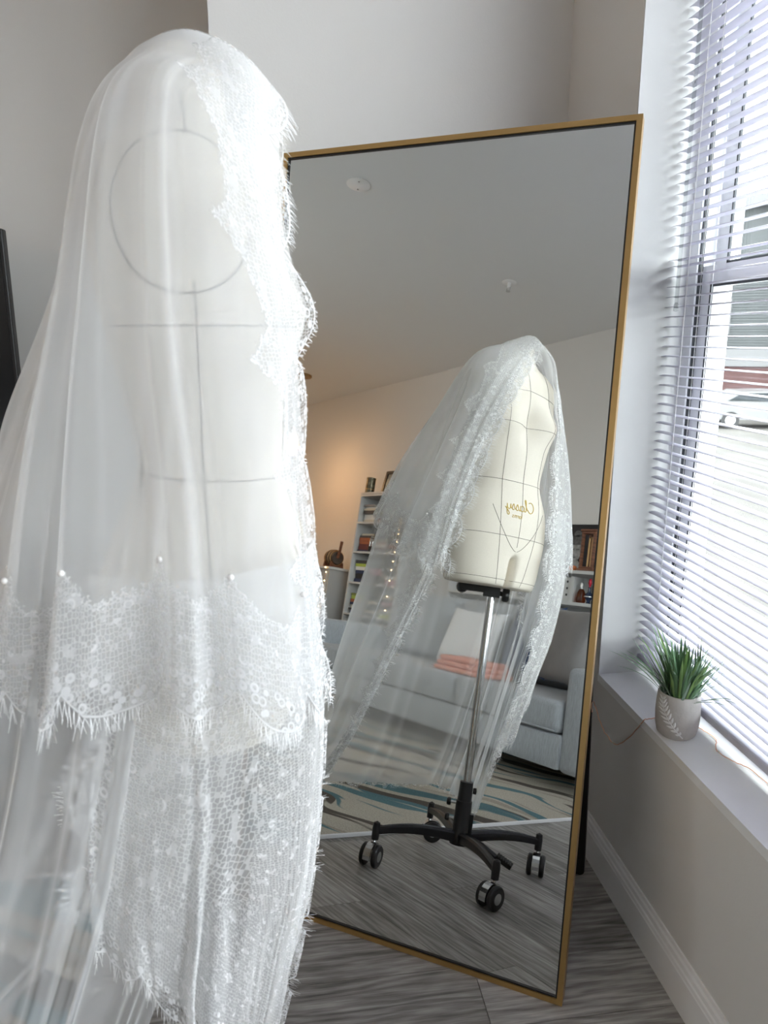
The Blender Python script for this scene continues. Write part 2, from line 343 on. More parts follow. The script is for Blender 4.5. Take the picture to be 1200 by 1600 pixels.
# ------------------------------------------------------------------ window units (three double-hung)
xo, xi = XW+.145, XW+.235
edges = np.linspace(YW0, YR, 4)
for k in range(3):
    ya, yb = edges[k], edges[k+1]
    fr = MB(); t = .045
    fr.box((xo, ya, ZS-.015), (xi, ya+t, ZT)); fr.box((xo, yb-t, ZS-.015), (xi, yb, ZT)); fr.box((xo, ya+t, ZS-.015), (xi, yb-t, ZS+.05)); fr.box((xo, ya+t, ZT-.05), (xi, yb-t, ZT))
    wdw = fr.build('window_%d' % (k+1), M['vinyl'], label='white vinyl double-hung window behind the blind', kind='structure')
    for nm, za, zb, dx in (('lower_sash', ZS+.05, 1.50, .012), ('upper_sash', 1.46, ZT-.05, .045)):
        s = MB(); a, b2 = xo+dx, xo+dx+.03; q = .042
        s.box((a, ya+t, za), (b2, ya+t+q, zb)); s.box((a, yb-t-q, za), (b2, yb-t, zb)); s.box((a, ya+t+q, za), (b2, yb-t-q, za+.045)); s.box((a, ya+t+q, zb-.04), (b2, yb-t-q, zb))
        so = s.build(nm, M['vinyl'], wdw)
        gk = MB(); gk.box((a-.001, ya+t+q, za+.045), (a+.004, ya+t+q+.005, zb-.04)); gk.box((a-.001, yb-t-q-.005, za+.045), (a+.004, yb-t-q, zb-.04)); gk.box((a-.001, ya+t+q, za+.045), (a+.004, yb-t-q, za+.05)); gk.box((a-.001, ya+t+q, zb-.045), (a+.004, yb-t-q, zb-.04))
        gk.build('gasket', M['gasket'], so)
        MB().box((a+.012, ya+t+q, za+.045), (a+.016, yb-t-q, zb-.04)).build('pane', M['glass'], so)
    MB().box((xo+.004, yb-t-.006, ZS+.05), (xo+.012, yb-t-.001, ZT-.05)).build('track', M['gasket'], wdw)
f4 = MB(); t = .05  # frame of the added window that lifts the shaded surfaces
f4.box((X4A,YREC+.03,Z4A),(X4A+t,YREC+.10,Z4B)); f4.box((X4B-t,YREC+.03,Z4A),(X4B,YREC+.10,Z4B)); f4.box((X4A+t,YREC+.03,Z4A),(X4B-t,YREC+.10,Z4A+t)); f4.box((X4A+t,YREC+.03,Z4B-t),(X4B-t,YREC+.10,Z4B)); f4.box(((X4A+X4B)/2-.025,YREC+.03,Z4A+t),((X4A+X4B)/2+.025,YREC+.10,Z4B-t))
w4 = f4.build('window_4', M['vinyl'], label='added white vinyl window in the set-back wall, out of view', kind='structure')
for a, b2 in ((X4A+t,(X4A+X4B)/2-.025),((X4A+X4B)/2+.025,X4B-t)): MB().box((a,YREC+.06,Z4A+t),(b2,YREC+.064,Z4B-t)).build('pane', M['glass'], w4)
# ------------------------------------------------------------------ venetian blind
XS, SW = XW+.107, .025
bl = empty('venetian_blind', (XS, (YR+YW0)/2, ZS), 'white venetian blind with open slats hanging in the window', 'blind')
MB().rbox((XS-.02, YW0+.012, 2.835), (XS+.02, YR-.012, 2.875), .004).build('headrail', M['slat'], bl)
pitch, zb0 = .0218, .585
sl = MB(); n = 5
vs = []
for yy in (YW0+.012, YR-.012):
    for side in (0, 1):
        for i in range(n): c = i/(n-1)*2-1; vs.append((XS+c*SW/2, yy, .0026*(1-c*c) - side*.0006))
fs = [(i, i+1, 2*n+i+1, 2*n+i) for i in range(n-1)] + [(n+i, 3*n+i, 3*n+i+1, n+i+1) for i in range(n-1)] + [(0, 2*n, 3*n, n), (n-1, 2*n-1, 4*n-1, 3*n-1)]
sl.add(vs, fs); sme = sl.mesh('slat', M['slat'], True)
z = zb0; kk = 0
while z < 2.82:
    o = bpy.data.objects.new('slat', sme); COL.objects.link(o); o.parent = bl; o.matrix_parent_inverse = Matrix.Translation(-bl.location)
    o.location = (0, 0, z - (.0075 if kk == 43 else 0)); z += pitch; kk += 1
MB().rbox((XS-.0135, YW0+.012, ZS+.038), (XS+.0135, YR-.012, ZS+.056), .005).build('bottom_rail', M['slat'], bl)
for yy in (YR-.155, YR-.78, YR-1.42, YR-2.05, YR-2.67):
    c = MB()
    for xx in (XS-.0132, XS+.0132): c.tube([(xx, yy, ZS+.056), (xx, yy, 2.835)], .0006, 5)
    c.build('ladder_cord', M['cord'], bl)
MB().tube([(XS-.02, YR-.075, 2.83), (XS-.02, YR-.075, 1.41)], .0042, 6).lathe([(0,-.008),(.006,-.006),(.006,.006),(.003,.012)], (XS-.02, YR-.075, 1.41), n=8).build('tilt_wand', M['clear'], bl, True)
MB().tube([(XS-.019, YR-.11, 2.83), (XS-.018, YR-.112, 2.0), (XS-.019, YR-.108, .72)], .0008, 5).build('pull_cord', M['cord'], bl)
# ------------------------------------------------------------------ outside
GZ = -2.05
M['ground'] = pbsdf('pale_dry_pavement', (.052,.048,.042), .95, var=(.6,.2), bump=(3,.3))
M['brick'] = pbsdf('red_brick', (.05,.022,.020), .9, var=(3,.15,(1,1,4)))
M['siding'] = pbsdf('grey_siding', (.042,.046,.046), .8)
M['sidingw'] = pbsdf('white_siding', (.10,.10,.10), .8)
M['dkglass'] = pbsdf('reflective_dark_glass', (.02,.025,.027), .1, spec=.8)
M['carwhite'] = pbsdf('white_car_paint', (.14,.14,.14), .25, coat=.6)
M['tyre'] = pbsdf('tyre_rubber', (.02,.02,.02), .8); M['taillight'] = pbsdf('red_taillight', (.14,.006,.008), .3)
MB().box((XW+.4, -60, GZ-.3), (120, 120, GZ)).build('ground', M['ground'], label='pale dry parking lot outside the window', kind='structure')
# apartment block: local frame along wall direction
def at(az, dist, z=0): a = math.radians(az); return Vector((math.sin(a)*dist, math.cos(a)*dist, z))
bo = at(31, 40, GZ); bx = Vector((.86, -.51, 0)).normalized(); by = Vector((.51, .86, 0)).normalized()
def bb(x0, x1, y0, y1, z0, z1):
    return MB().bbox(bo + bx*(x0+x1)/2 + by*(y0+y1)/2 + Vector((0,0,(z0+z1)/2)), (bx, by, (0,0,1)), (abs(x1-x0)/2, abs(y1-y0)/2, abs(z1-z0)/2))
bd = empty('apartment_building', bo, 'grey apartment building with brick base across the parking lot', 'building')
bb(-9, 26, 0, 12, 0, 2.1).build('brick_base', M['brick'], bd)
bb(-9.05, 26, -.12, 12, 2.1, 2.9).build('trim_band', M['sidingw'], bd)
bb(-9, 26, 0, 12, 2.9, 6.2).build('wall', M['siding'], bd)
bb(-9.05, 26, -.15, 12, 6.2, 6.9).build('upper_band', M['sidingw'], bd)
bb(-9, 26, 0, 12, 6.9, 9.2).build('upper_wall', M['siding'], bd)
bb(-9.5, 26, -.6, 12, 9.2, 9.7).build('roof', M['sidingw'], bd)
for i in range(26): bb(-9, 26, -.03, 0, 2.95+i*.125, 3.04+i*.125).build('siding_board', M['siding'], bd)
for r0 in (3.6, 7.2):
    for i in range(6):
        wn = bb(-6+i*4.4, -3.6+i*4.4, -.10, .02, r0, r0+1.6).build('window', M['sidingw'], bd)
        for j in range(2):
            for q in range(2): bb(-5.9+i*4.4+j*1.15, -4.85+i*4.4+j*1.15, -.13, -.10, r0+.1+q*.75, r0+.75+q*.75).build('pane', M['dkglass'], wn)
# parked car
co = at(34.6, 33, GZ); ca = math.radians(-14); cx = Vector((math.cos(ca), math.sin(ca), 0)); cy = Vector((-math.sin(ca), math.cos(ca), 0))
car = empty('car', co, 'white parked car with red taillights in front of the brick base', 'car')
side = [(-2.25,.35),(-2.3,.75),(-2.2,1.0),(-1.75,1.08),(-1.1,1.42),(.35,1.45),(1.05,1.02),(2.0,.92),(2.25,.7),(2.25,.35)]
cb = MB().prism(side, co - cy*.85, cx, (0,0,1), cy*1.7).build('body', M['carwhite'], car)
win = [(-1.55,1.07),(-1.05,1.36),(.3,1.38),(.85,1.04)]
MB().prism(win, co - cy*.87, cx, (0,0,1), cy*1.74).build('side_window', M['dkglass'], car)
for sgn in (-.87, .69):
    for xx in (-1.4, 1.4):
        wh = MB().lathe([(.0,0),(.33,0),(.33,.18),(0,.18)], co + cx*xx + cy*sgn + Vector((0,0,.33)), cy, 20).build('wheel', M['tyre'], car)
        MB().lathe([(0,-.01),(.2,-.01),(.2,.0)], co + cx*xx + cy*sgn + Vector((0,0,.33)), cy, 14).build('hub_cap', M['silver'], wh)
    MB().prism([(-2.3,.72),(-2.24,.95),(-1.95,.98),(-2.0,.78)], co + cy*(sgn if sgn < 0 else .82), cx, (0,0,1), cy*.05).build('taillight', M['taillight'], car)

# ================================================================== THE MIRROR
MA, ML, MW, MH = 1.0231864, .1904924, .8046, 1.8022
BR = Vector((.54172, 1.21234, 0)); MU = Vector((-math.sin(MA), math.cos(MA), 0)); MBK = Vector((math.cos(MA), math.sin(MA), 0))
MUP = MBK*math.sin(ML) + Vector((0,0,math.cos(ML))); MN = (-MBK*math.cos(ML) + Vector((0,0,math.sin(ML))))
def mp(a, b, c): return BR + MU*a + MUP*b + MN*c
mir = empty('standing_mirror', mp(MW/2, 0, 0), 'tall rectangular mirror with a thin gold frame leaning by the window', 'mirror')
FW, FD = .0115, .028
def bar(pts):   # pts: 4 corner (a,b) in mirror plane; section front c=.0, back c=-FD, lip chamfered
    q = [mp(a, b, .002) for a, b in pts] + [mp(a, b, -FD) for a, b in pts]
    return MB().add(q, [(0,1,2,3),(7,6,5,4),(0,4,5,1),(1,5,6,2),(2,6,7,3),(3,7,4,0)])
for pts in ([(0,0),(MW,0),(MW-FW,FW),(FW,FW)], [(MW,0),(MW,MH),(MW-FW,MH-FW),(MW-FW,FW)], [(MW,MH),(0,MH),(FW,MH-FW),(MW-FW,MH-FW)], [(0,MH),(0,0),(FW,FW),(FW,MH-FW)]):
    bar(pts).build('frame_bar', M['gold'], mir, label='thin brushed gold frame bar')
lp = MB(); e = .0035
for (a0, b0, a1, b1) in ((FW,FW,MW-FW,FW+e),(FW,MH-FW-e,MW-FW,MH-FW),(FW,FW+e,FW+e,MH-FW-e),(MW-FW-e,FW+e,MW-FW,MH-FW-e)):
    q = [mp(a, b, c) for c in (-.001, -.006) for a, b in ((a0,b0),(a1,b0),(a1,b1),(a0,b1))]
    lp.add(q, [(0,1,2,3),(7,6,5,4),(0,4,5,1),(1,5,6,2),(2,6,7,3),(3,7,4,0)])
lp.build('inner_lip', M['black'], mir)
g_ = MB(); q = [mp(a, b, -.004) for a, b in ((FW,FW),(MW-FW,FW),(MW-FW,MH-FW),(FW,MH-FW))] + [mp(a, b, -.008) for a, b in ((FW,FW),(MW-FW,FW),(MW-FW,MH-FW),(FW,MH-FW))]
g_.add(q, [(0,1,2,3),(7,6,5,4),(0,4,5,1),(1,5,6,2),(2,6,7,3),(3,7,4,0)]); g_.build('glass', M['mirror'], mir, label='silvered glass')
q = [mp(a, b, c) for c in (-.009, -.022) for a, b in ((FW,FW),(MW-FW,FW),(MW-FW,MH-FW),(FW,MH-FW))]
MB().add(q, [(0,1,2,3),(7,6,5,4),(0,4,5,1),(1,5,6,2),(2,6,7,3),(3,7,4,0)]).build('backing_board', M['black'], mir)
st = []
for a in (.035, MW-.035):
    top = mp(a, 1.12, -FD-.008); foot = BR + MU*a + MBK*.415 + Vector((0,0,.016))
    d = (top-foot).normalized(); s2 = MU; nn = d.cross(s2).normalized(); L = (top-foot).length; b_ = MB()
    out = [(-.016, L), (.016, L)] + [(.016*math.cos(t), -.0*0 + .016*math.sin(t)) for t in np.linspace(0, -math.pi, 9)]
    b_.prism(out, foot - nn*.007, s2, d, nn*.014).build('stand_leg', M['blackmetal'], mir, label='black easel leg behind the mirror')
lc = [BR + MU*a + MBK*.36 + Vector((0,0,.26)) for a in (.035, MW-.035)]
MB().tube(lc, .008, 8).build('stand_crossbar', M['blackmetal'], mir)
# ================================================================== THE DRESS FORM
P0 = Vector((-.1305, .9052, 0)); TC = Vector((-.1005, .955, 0)); FI = math.radians(8)
FX, FY = Vector((math.cos(FI), math.sin(FI), 0)), Vector((-math.sin(FI), math.cos(FI), 0))
ZK = np.array([.865,.88,.95,1.02,1.10,1.19,1.28,1.36,1.44,1.50,1.535,1.56,1.58,1.60,1.625,1.645,1.657,1.663])
AK = np.array([.146,.150,.158,.162,.152,.117,.128,.140,.145,.150,.138,.108,.074,.060,.054,.046,.032,.014])
BF = np.array([.098,.103,.115,.122,.122,.110,.110,.104,.098,.083,.070,.060,.053,.050,.048,.042,.030,.013])
BB = np.array([.100,.105,.118,.130,.112,.076,.085,.100,.110,.105,.093,.080,.068,.058,.052,.044,.031,.013])
def smooth_interp(z, K):
    # monotone-ish cubic (Catmull-Rom) through the table
    z = np.clip(z, ZK[0], ZK[-1]); i = np.clip(np.searchsorted(ZK, z, 'right')-1, 0, len(ZK)-2)
    h = ZK[i+1]-ZK[i]; t = (z-ZK[i])/h; d = np.gradient(K, ZK)
    return (2*t**3-3*t**2+1)*K[i] + (t**3-2*t**2+t)*h*d[i] + (-2*t**3+3*t**2)*K[i+1] + (t**3-t**2)*h*d[i+1]
def torso_r(ps, z):
    """radius of the form about TC at local angle ps (0 = front) and height z"""
    ps = np.asarray(ps, float); z = np.asarray(z, float); ps = (ps+np.pi) % (2*np.pi) - np.pi
    a, bf, bb_ = smooth_interp(z, AK), smooth_interp(z, BF), smooth_interp(z, BB)
    b = np.where(np.abs(ps) < np.pi/2, bf, bb_); e = np.where(z > 1.56, 2.0, 2.35)
    r = (np.abs(np.cos(ps)/b)**e + np.abs(np.sin(ps)/a)**e)**(-1/e)
    for sg in (-1, 1):
        r = r + .034*np.exp(-((ps-sg*.62)/.36)**2 - ((z-1.372)/.052)**2)*np.where(z < 1.372, 1, 1)
        r = r + .012*np.exp(-((ps-np.pi*sg+sg*.6*-1*-1)/.5)**2 - ((z-1.03)/.06)**2)
    r = r - .016*np.exp(-(ps/.22)**2 - ((z-1.372)/.06)**2)
    g = np.clip((.965-z)/.035, 0, 1); g = g*g*(3-2*g)
    r = r*(1 - g*.62*np.exp(-(ps/.085)**2)) 
    db = np.abs(np.abs(ps)-np.pi); r = r*(1 - g*.5*np.exp(-(db/.085)**2))
    return r
def tp(ps, z, off=0.0):
    r = float(torso_r(ps, z)) + off; return TC + FX*(r*math.cos(ps)) + FY*(r*math.sin(ps)) + Vector((0,0,z))
frm = empty('dress_form', P0, 'cream linen dress form on a chrome pole with a four-wheeled black base', 'dress form')
NP = 144; zs = list(np.concatenate([[.865,.867,.872], np.linspace(.88, 1.64, 84), [1.646,1.652,1.657,1.661,1.663]]))
angs = np.linspace(0, 2*np.pi, NP, endpoint=False); vs = []; fs = []
for i, z in enumerate(zs):
    off = {0: -.006, 1: -.002}.get(i, 0)
    rr = torso_r(angs, np.full(NP, z)) + off
    for a, r in zip(angs, rr): vs.append(TC + FX*(r*math.cos(a)) + FY*(r*math.sin(a)) + Vector((0,0,z)))
for i in range(len(zs)-1):
    for k in range(NP): fs.append((i*NP+k, i*NP+(k+1)%NP, (i+1)*NP+(k+1)%NP, (i+1)*NP+k))
nb = len(vs); vs.append(TC + Vector((0,0,.865))); vs.append(TC + Vector((0,0,1.6635)))
for k in range(NP): fs.append((nb, (k+1)%NP, k)); fs.append((nb+1, (len(zs)-1)*NP+k, (len(zs)-1)*NP+(k+1)%NP))
torso = MB().add(vs, fs).build('torso', M['linen'], frm, 'all', label='cream linen torso with grey seam lines')
def seam(pts, r=.0007, name='seam_line'): MB().tube([tp(a, z, .0004) for a, z in pts], r, 5).build(name, M['seam'], torso, True)
def ring(z, dz=0): seam([(a, z + dz*math.cos(a)) for a in np.linspace(0, 2*np.pi, 97)])
ring(1.358); ring(1.19, -.008); ring(1.015); ring(.885)
zl = lambda a, b, n=40: np.linspace(a, b, n)
seam([(0, z) for z in zl(.985, 1.60)]); seam([(math.pi, z) for z in zl(.985, 1.60)])
for sg in (-1, 1):
    seam([(sg*(.62 - .12*max(0, (1.19-z)/.2) + (.55 if z > 1.40 else 0)*min(1, (max(z, 1.40)-1.40)/.16)*.6), z) for z in zl(.87, 1.56)])
    seam([(sg*(math.pi-.75), z) for z in zl(.87, 1.55)]); seam([(sg*math.pi/2, z) for z in zl(.87, 1.40)])
    seam([(sg*math.pi/2, z) for z in zl(1.545, 1.60, 12)])
    seam([(sg*t, .972 + .13*(t/.75)**1.6) for t in np.linspace(.02, .75, 24)])
    # armhole ring
    seam([(sg*(math.pi/2+.06) + .52*math.cos(q), 1.468 + .078*math.sin(q)) for q in np.linspace(0, 2*np.pi, 49)], .0009)
seam([(t, 1.478-.012*abs(t)) for t in np.linspace(-1.0, 1.0, 40)])
# gold lettering, wrapped on the front of the hip
def wrap(strokes, a0, z0, sc, rad, name, label):
    mb = MB(); r0 = float(torso_r(a0, z0))
    for s in strokes:
        P = [Vector((x, y, 0)) for x, y in s]; pts = []
        for i in range(len(P)-1):      # Catmull-Rom
            p = [P[max(i-1,0)], P[i], P[i+1], P[min(i+2,len(P)-1)]]
            for t in np.linspace(0, 1, 5, endpoint=False):
                pts.append(.5*((2*p[1]) + (p[2]-p[0])*t + (2*p[0]-5*p[1]+4*p[2]-p[3])*t*t + (3*p[1]-p[0]-3*p[2]+p[3])*t**3))
        pts.append(P[-1]); mb.tube([tp(a0 + q.x*sc/r0, z0 + q.y*sc, .0006) for q in pts], rad, 6)
    mb.build(name, M['goldprint'], torso, True, label=label)
ov = lambda cx, cy, rx, ry, a0=0, a1=360, n=12: [(cx+rx*math.cos(math.radians(t)), cy+ry*math.sin(math.radians(t))) for t in np.linspace(a0, a1, n)]
classy = [ov(.42,.55,.42,.55,55,330,14),                                          # C
          [(.85,.2),(1.1,.7),(1.22,1.15),(1.12,1.25),(1.05,.9),(1.05,.2),(1.15,.03),(1.3,.12)],        # l
          ov(1.55,.28,.24,.28,60,390,11) + [(1.8,.5),(1.77,.1),(1.88,.02),(2.02,.15)],                # a
          [(2.02,.15),(2.2,.6),(2.32,.4),(2.36,.12),(2.2,.0),(2.1,.08)], [(2.36,.1),(2.5,.15)],
          [(2.5,.15),(2.68,.6),(2.8,.4),(2.84,.12),(2.68,.0),(2.58,.08)], [(2.84,.1),(2.98,.2)],
          [(2.98,.2),(3.02,.55),(3.05,.15),(3.18,.02),(3.36,.2),(3.42,.55)], [(3.42,.55),(3.40,.0),(3.32,-.45),(3.15,-.55),(3.12,-.35),(3.4,.0),(3.6,.2)]]
# the form's own left hip is at positive angle; text reads from its right to its left
wrap(classy, -.36, 1.095, .0295, .00125, 'lettering', 'gold script lettering reading Classy')
fnt = [[(.35,1.05),(.2,1.1),(.12,.95),(.12,0)],[(0,.62),(.3,.62)], ov(.62,.32,.24,.32), [(1.05,.64),(1.05,0)],[(1.05,.4),(1.2,.6),(1.35,.62)],
       [(1.55,.64),(1.55,0)],[(1.55,.42),(1.7,.62),(1.88,.55),(1.92,.0)],[(1.92,.42),(2.07,.62),(2.25,.55),(2.29,0)], [(2.85,.55),(2.68,.64),(2.52,.5),(2.68,.33),(2.86,.18),(2.7,.0),(2.5,.1)]]
wrap(fnt, -.02, 1.072, .0125, .0007, 'lettering', 'gold lettering reading forms')
# clamp, pole, base
LAT = Vector((.70, -.71, 0))
cl = MB(); cl.bbox(P0 + Vector((0,0,.849)), (LAT, LAT.cross(Vector((0,0,1))), (0,0,1)), (.026,.026,.0155)); cl.bbox(P0 - LAT*.05 + Vector((0,0,.856)), (LAT, LAT.cross(Vector((0,0,1))), (0,0,1)), (.05,.019,.011))
cl.lathe([(0,-.012),(.017,-.016),(.019,0),(.017,.016),(0,.012)], P0 - LAT*.095 + Vector((0,0,.853)), LAT.cross(Vector((0,0,1))), 14)
cp_ = cl.build('clamp', M['black'], frm, True)
MB().tube([P0 + LAT*.022 + Vector((0,0,.849)), P0 + LAT*.04 + Vector((0,0,.847))], .008, 10).lathe([(0,0),(.02,.0),(.0225,.006),(.0225,.016),(.018,.022),(0,.022)], P0 + LAT*.034 + Vector((0,0,.846)), LAT, 18).build('clamp_knob', M['black'], cp_, True)
MB().tube([P0 + Vector((0,0,.20)), P0 + Vector((0,0,.845))], .0128, 20).build('pole', M['chrome'], frm, True, label='polished chrome pole')
MB().lathe([(0,.075),(.030,.078),(.032,.10),(.026,.118),(.0245,.205),(.022,.207),(.0205,.262),(.013,.264)], P0, n=24).bbox(P0 + LAT*.026 + Vector((0,0,.14)), (LAT, LAT.cross(Vector((0,0,1))), (0,0,1)), (.008,.012,.03)).build('column', M['blackmetal'], frm, True)
for z in (.196, .150):
    k = MB().tube([P0 - LAT*.02 + Vector((0,0,z)), P0 - LAT*.042 + Vector((0,0,z))], .0042, 8).build('knob_screw', M['silver'], frm, True)
    MB().lathe([(0,0),(.010,.0),(.0115,.004),(.0115,.009),(.009,.013),(0,.014)], P0 - LAT*.040 + Vector((0,0,z)), -LAT, 14).build('knob', M['black'], k, True)
MB().lathe([(0,0),(.009,0),(.010,.010),(0,.012)], P0 + LAT*.022 + Vector((0,0,.238)), LAT, 12).build('collar_knob', M['black'], frm, True)
A0, RL = math.radians(21), .268
for k in range(4):
    a = A0 + k*math.pi/2; d = Vector((math.cos(a), math.sin(a), 0)); s = Vector((-d.y, d.x, 0)); lg = MB(); N = 14; vs = []; fs = []
    for i in range(N):
        t = i/(N-1); r = .018 + t*(RL-.018); zc_ = .100 + .016*math.sin(t*math.pi*.75) - .012*t*t; wd = .016 - .006*t; ht = .016 - .006*t
        for (u, w_) in ((-1,-.7),(-.8,-1),(.8,-1),(1,-.7),(1,.6),(.55,1),(.45,.82),(-.45,.82),(-.55,1),(-1,.6)): vs.append(P0 + d*r + s*(u*wd) + Vector((0,0,zc_ + w_*ht)))
    for i in range(N-1):
        for q in range(10): fs.append((i*10+q, i*10+(q+1)%10, (i+1)*10+(q+1)%10, (i+1)*10+q))
    fs.append(tuple(range(9,-1,-1))); fs.append(tuple((N-1)*10+q for q in range(10)))
    lg.add(vs, fs); e_ = P0 + d*RL
    lg.lathe([(0,.073),(.011,.074),(.012,.105),(.010,.122),(0,.127)], e_, n=14)
    leg = lg.build('base_leg', M['blackmetal'], frm, True, label='curved black base leg')
    wa = a + (math.radians(62) if k != 1 else math.radians(-70)) + k*.35; wd_ = Vector((math.cos(wa), math.sin(wa), 0)); ws = Vector((-wd_.y, wd_.x, 0)); wc = e_ + wd_*.012 + Vector((0,0,.0325))
    cs = MB().tube([e_ + Vector((0,0,.056)), e_ + Vector((0,0,.080))], .005, 8)
    arc = [wc + wd_*(math.cos(q)*.034) + Vector((0,0,math.sin(q)*.034)) for q in np.linspace(-.2, math.pi+.05, 12)]
    for i in range(11): cs.bbox((arc[i]+arc[i+1])/2, ((arc[i+1]-arc[i]), ws, (arc[i+1]-arc[i]).cross(ws)), ((arc[i+1]-arc[i]).length*.56, .011, .0022))
    ca_ = cs.build('caster', M['chrome'], leg, True, label='chrome caster with black twin wheels') if False else cs.build('caster_fork', M['chrome'], leg, True)
    for sg in (-1, 1):
        c0 = wc + ws*(sg*.019)
        MB().lathe([(.0,-.008),(.022,-.008),(.029,-.0075),(.0325,-.004),(.0325,.004),(.029,.0075),(.022,.008),(.0,.008)], c0, ws, 26).build('caster_wheel', M['black'], leg, True)
        MB().lathe([(0,.0095*sg),(.012,.0095*sg),(.0155,.0078*sg),(.0155,.006*sg)], c0, ws, 20).build('wheel_cap', M['silver'], leg, True)
# brake pedal
pd0 = P0 + LAT*.03 + Vector((0,0,.098)); pd1 = P0 + LAT*.135 + Vector((.01,.02,.058))
pdm = MB().tube([pd0, pd0*.6 + pd1*.4 + Vector((0,0,.006)), pd1], [.009,.0085,.008], 10).build('pedal_arm', M['blackmetal'], frm, True)
pf = MB().bbox(pd1 + LAT*.012, ((pd1-pd0), (pd1-pd0).cross(Vector((0,0,1))), (pd1-pd0).cross((pd1-pd0).cross(Vector((0,0,1))))), (.026,.017,.006))
for i in range(6): pf.bbox(pd1 + LAT*.012 + (pd1-pd0).normalized()*(-.02+i*.008) + Vector((0,0,.006)), ((pd1-pd0), (pd1-pd0).cross(Vector((0,0,1))), (0,0,1)), (.0018,.015,.003))
pf.build('pedal_pad', M['black'], pdm)

# ================================================================== THE VEIL
def cr(P, n):
    """Catmull-Rom resample of control points (k,...,3) along axis 0"""
    P = np.asarray(P, float); k = len(P); x = np.linspace(0, k-1, n); i = np.minimum(x.astype(int), k-2); t = (x-i).reshape(-1, *([1]*(P.ndim-1)))
    p0, p1, p2, p3 = P[np.maximum(i-1, 0)], P[i], P[i+1], P[np.minimum(i+2, k-1)]
    return .5*(2*p1 + (p2-p0)*t + (2*p0-5*p1+4*p2-p3)*t*t + (3*p1-p0-3*p2+p3)*t**3)
def clear_form(S, gap):
    """keep cloth outside the form"""
    d = S - np.array(TC); x = d[...,0]*FX.x + d[...,1]*FX.y; y = d[...,0]*FY.x + d[...,1]*FY.y; z = S[...,2]
    r = np.hypot(x, y); ps = np.arctan2(y, x); rt = torso_r(ps, z) + gap
    zin = (z > .86) & (z < 1.662); d_ = r-rt; k = np.where(zin, (rt + .5*(d_ + np.sqrt(d_*d_ + .013**2)))/np.maximum(r, 1e-4), 1.0)
    k = np.where(z > 1.60, 1 + (np.minimum(k, 1.6)-1)*np.clip((1.66-z)/.06, 0, 1), k); lo = np.clip((z-.86)/.05, 0, 1); k = 1 + (k-1)*lo
    S = S.copy(); S[...,0] = TC.x + (S[...,0]-TC.x)*k; S[...,1] = TC.y + (S[...,1]-TC.y)*k; return S
def drape(net, NS, NT, folds, amp, gap, seed):
    net = np.array(net, float); S = cr(net, NS); S = np.swapaxes(cr(np.swapaxes(S, 0, 1), NT), 0, 1)     # (NS,NT,3)
    S = S + np.array(P0)
    s = np.linspace(0, 1, NS)[:,None]; t = np.linspace(0, 1, NT)[None,:]; rg = np.random.default_rng(seed)
    du = np.gradient(S, axis=0); dv = np.gradient(S, axis=1); N = np.cross(du, dv); N /= np.linalg.norm(N, axis=2, keepdims=True)+1e-9
    c = S - np.array([P0.x, P0.y, 0]); flip = np.sign((N[...,:2]*c[...,:2]).sum(2, keepdims=True)); N = N*np.where(flip == 0, 1, flip)
    ph = folds*s + .35*np.sin(2*np.pi*(3*s+.1)) + .2*np.sin(2*np.pi*(7.3*s+.4)) + .10*np.sin(2.2*t*np.pi+9*s)
    w1 = np.sin(2*np.pi*ph); w1 = np.sign(w1)*np.abs(w1)**.75
    w2 = np.sin(2*np.pi*(2.3*ph+.3)+1.5*t)
    m = .55 + .45*np.sin(2*np.pi*(2.1*s+.2*seed))
    tt = np.clip((t-.16)/.84, 0, 1); A = amp*(tt**.9)*(.35+.65*tt)
    edge = np.clip(np.minimum(s, 1-s)/.05, .25, 1)
    D = A*(w1*m + .16*w2)*edge
    low = np.clip(S[...,2]/.12, 0.12, 1)
    S = S + N*(D*low)[...,None]
    S[...,2] = np.maximum(S[...,2], .016 + .010*(1+w2*0.6+.4*w1)*np.ones_like(S[...,2]))
    return clear_form(S, gap), N
def grid_obj(S, mask, name, mat, parent, uv=None, off=None, **kw):
    NS, NT = S.shape[:2]; idx = np.arange(NS*NT).reshape(NS, NT)
    F = np.stack([idx[:-1,:-1], idx[1:,:-1], idx[1:,1:], idx[:-1,1:]], -1).reshape(-1, 4); fm = mask.reshape(-1); F = F[fm]
    used = np.unique(F); re = -np.ones(NS*NT, int); re[used] = np.arange(len(used)); V = (S if off is None else S+off).reshape(-1, 3)[used]
    me = bpy.data.meshes.new(name); me.from_pydata(V.tolist(), [], re[F].tolist()); me.update()
    me.polygons.foreach_set('use_smooth', np.ones(len(me.polygons), bool))
    if uv is not None:
        L = me.uv_layers.new(name='lace'); L.data.foreach_set('uv', uv.reshape(-1, 4, 2)[fm].reshape(-1).astype(np.float32))
    me.materials.append(mat); o = bpy.data.objects.new(name, me); COL.objects.link(o); attach(o, parent); return tag(o, **kw)
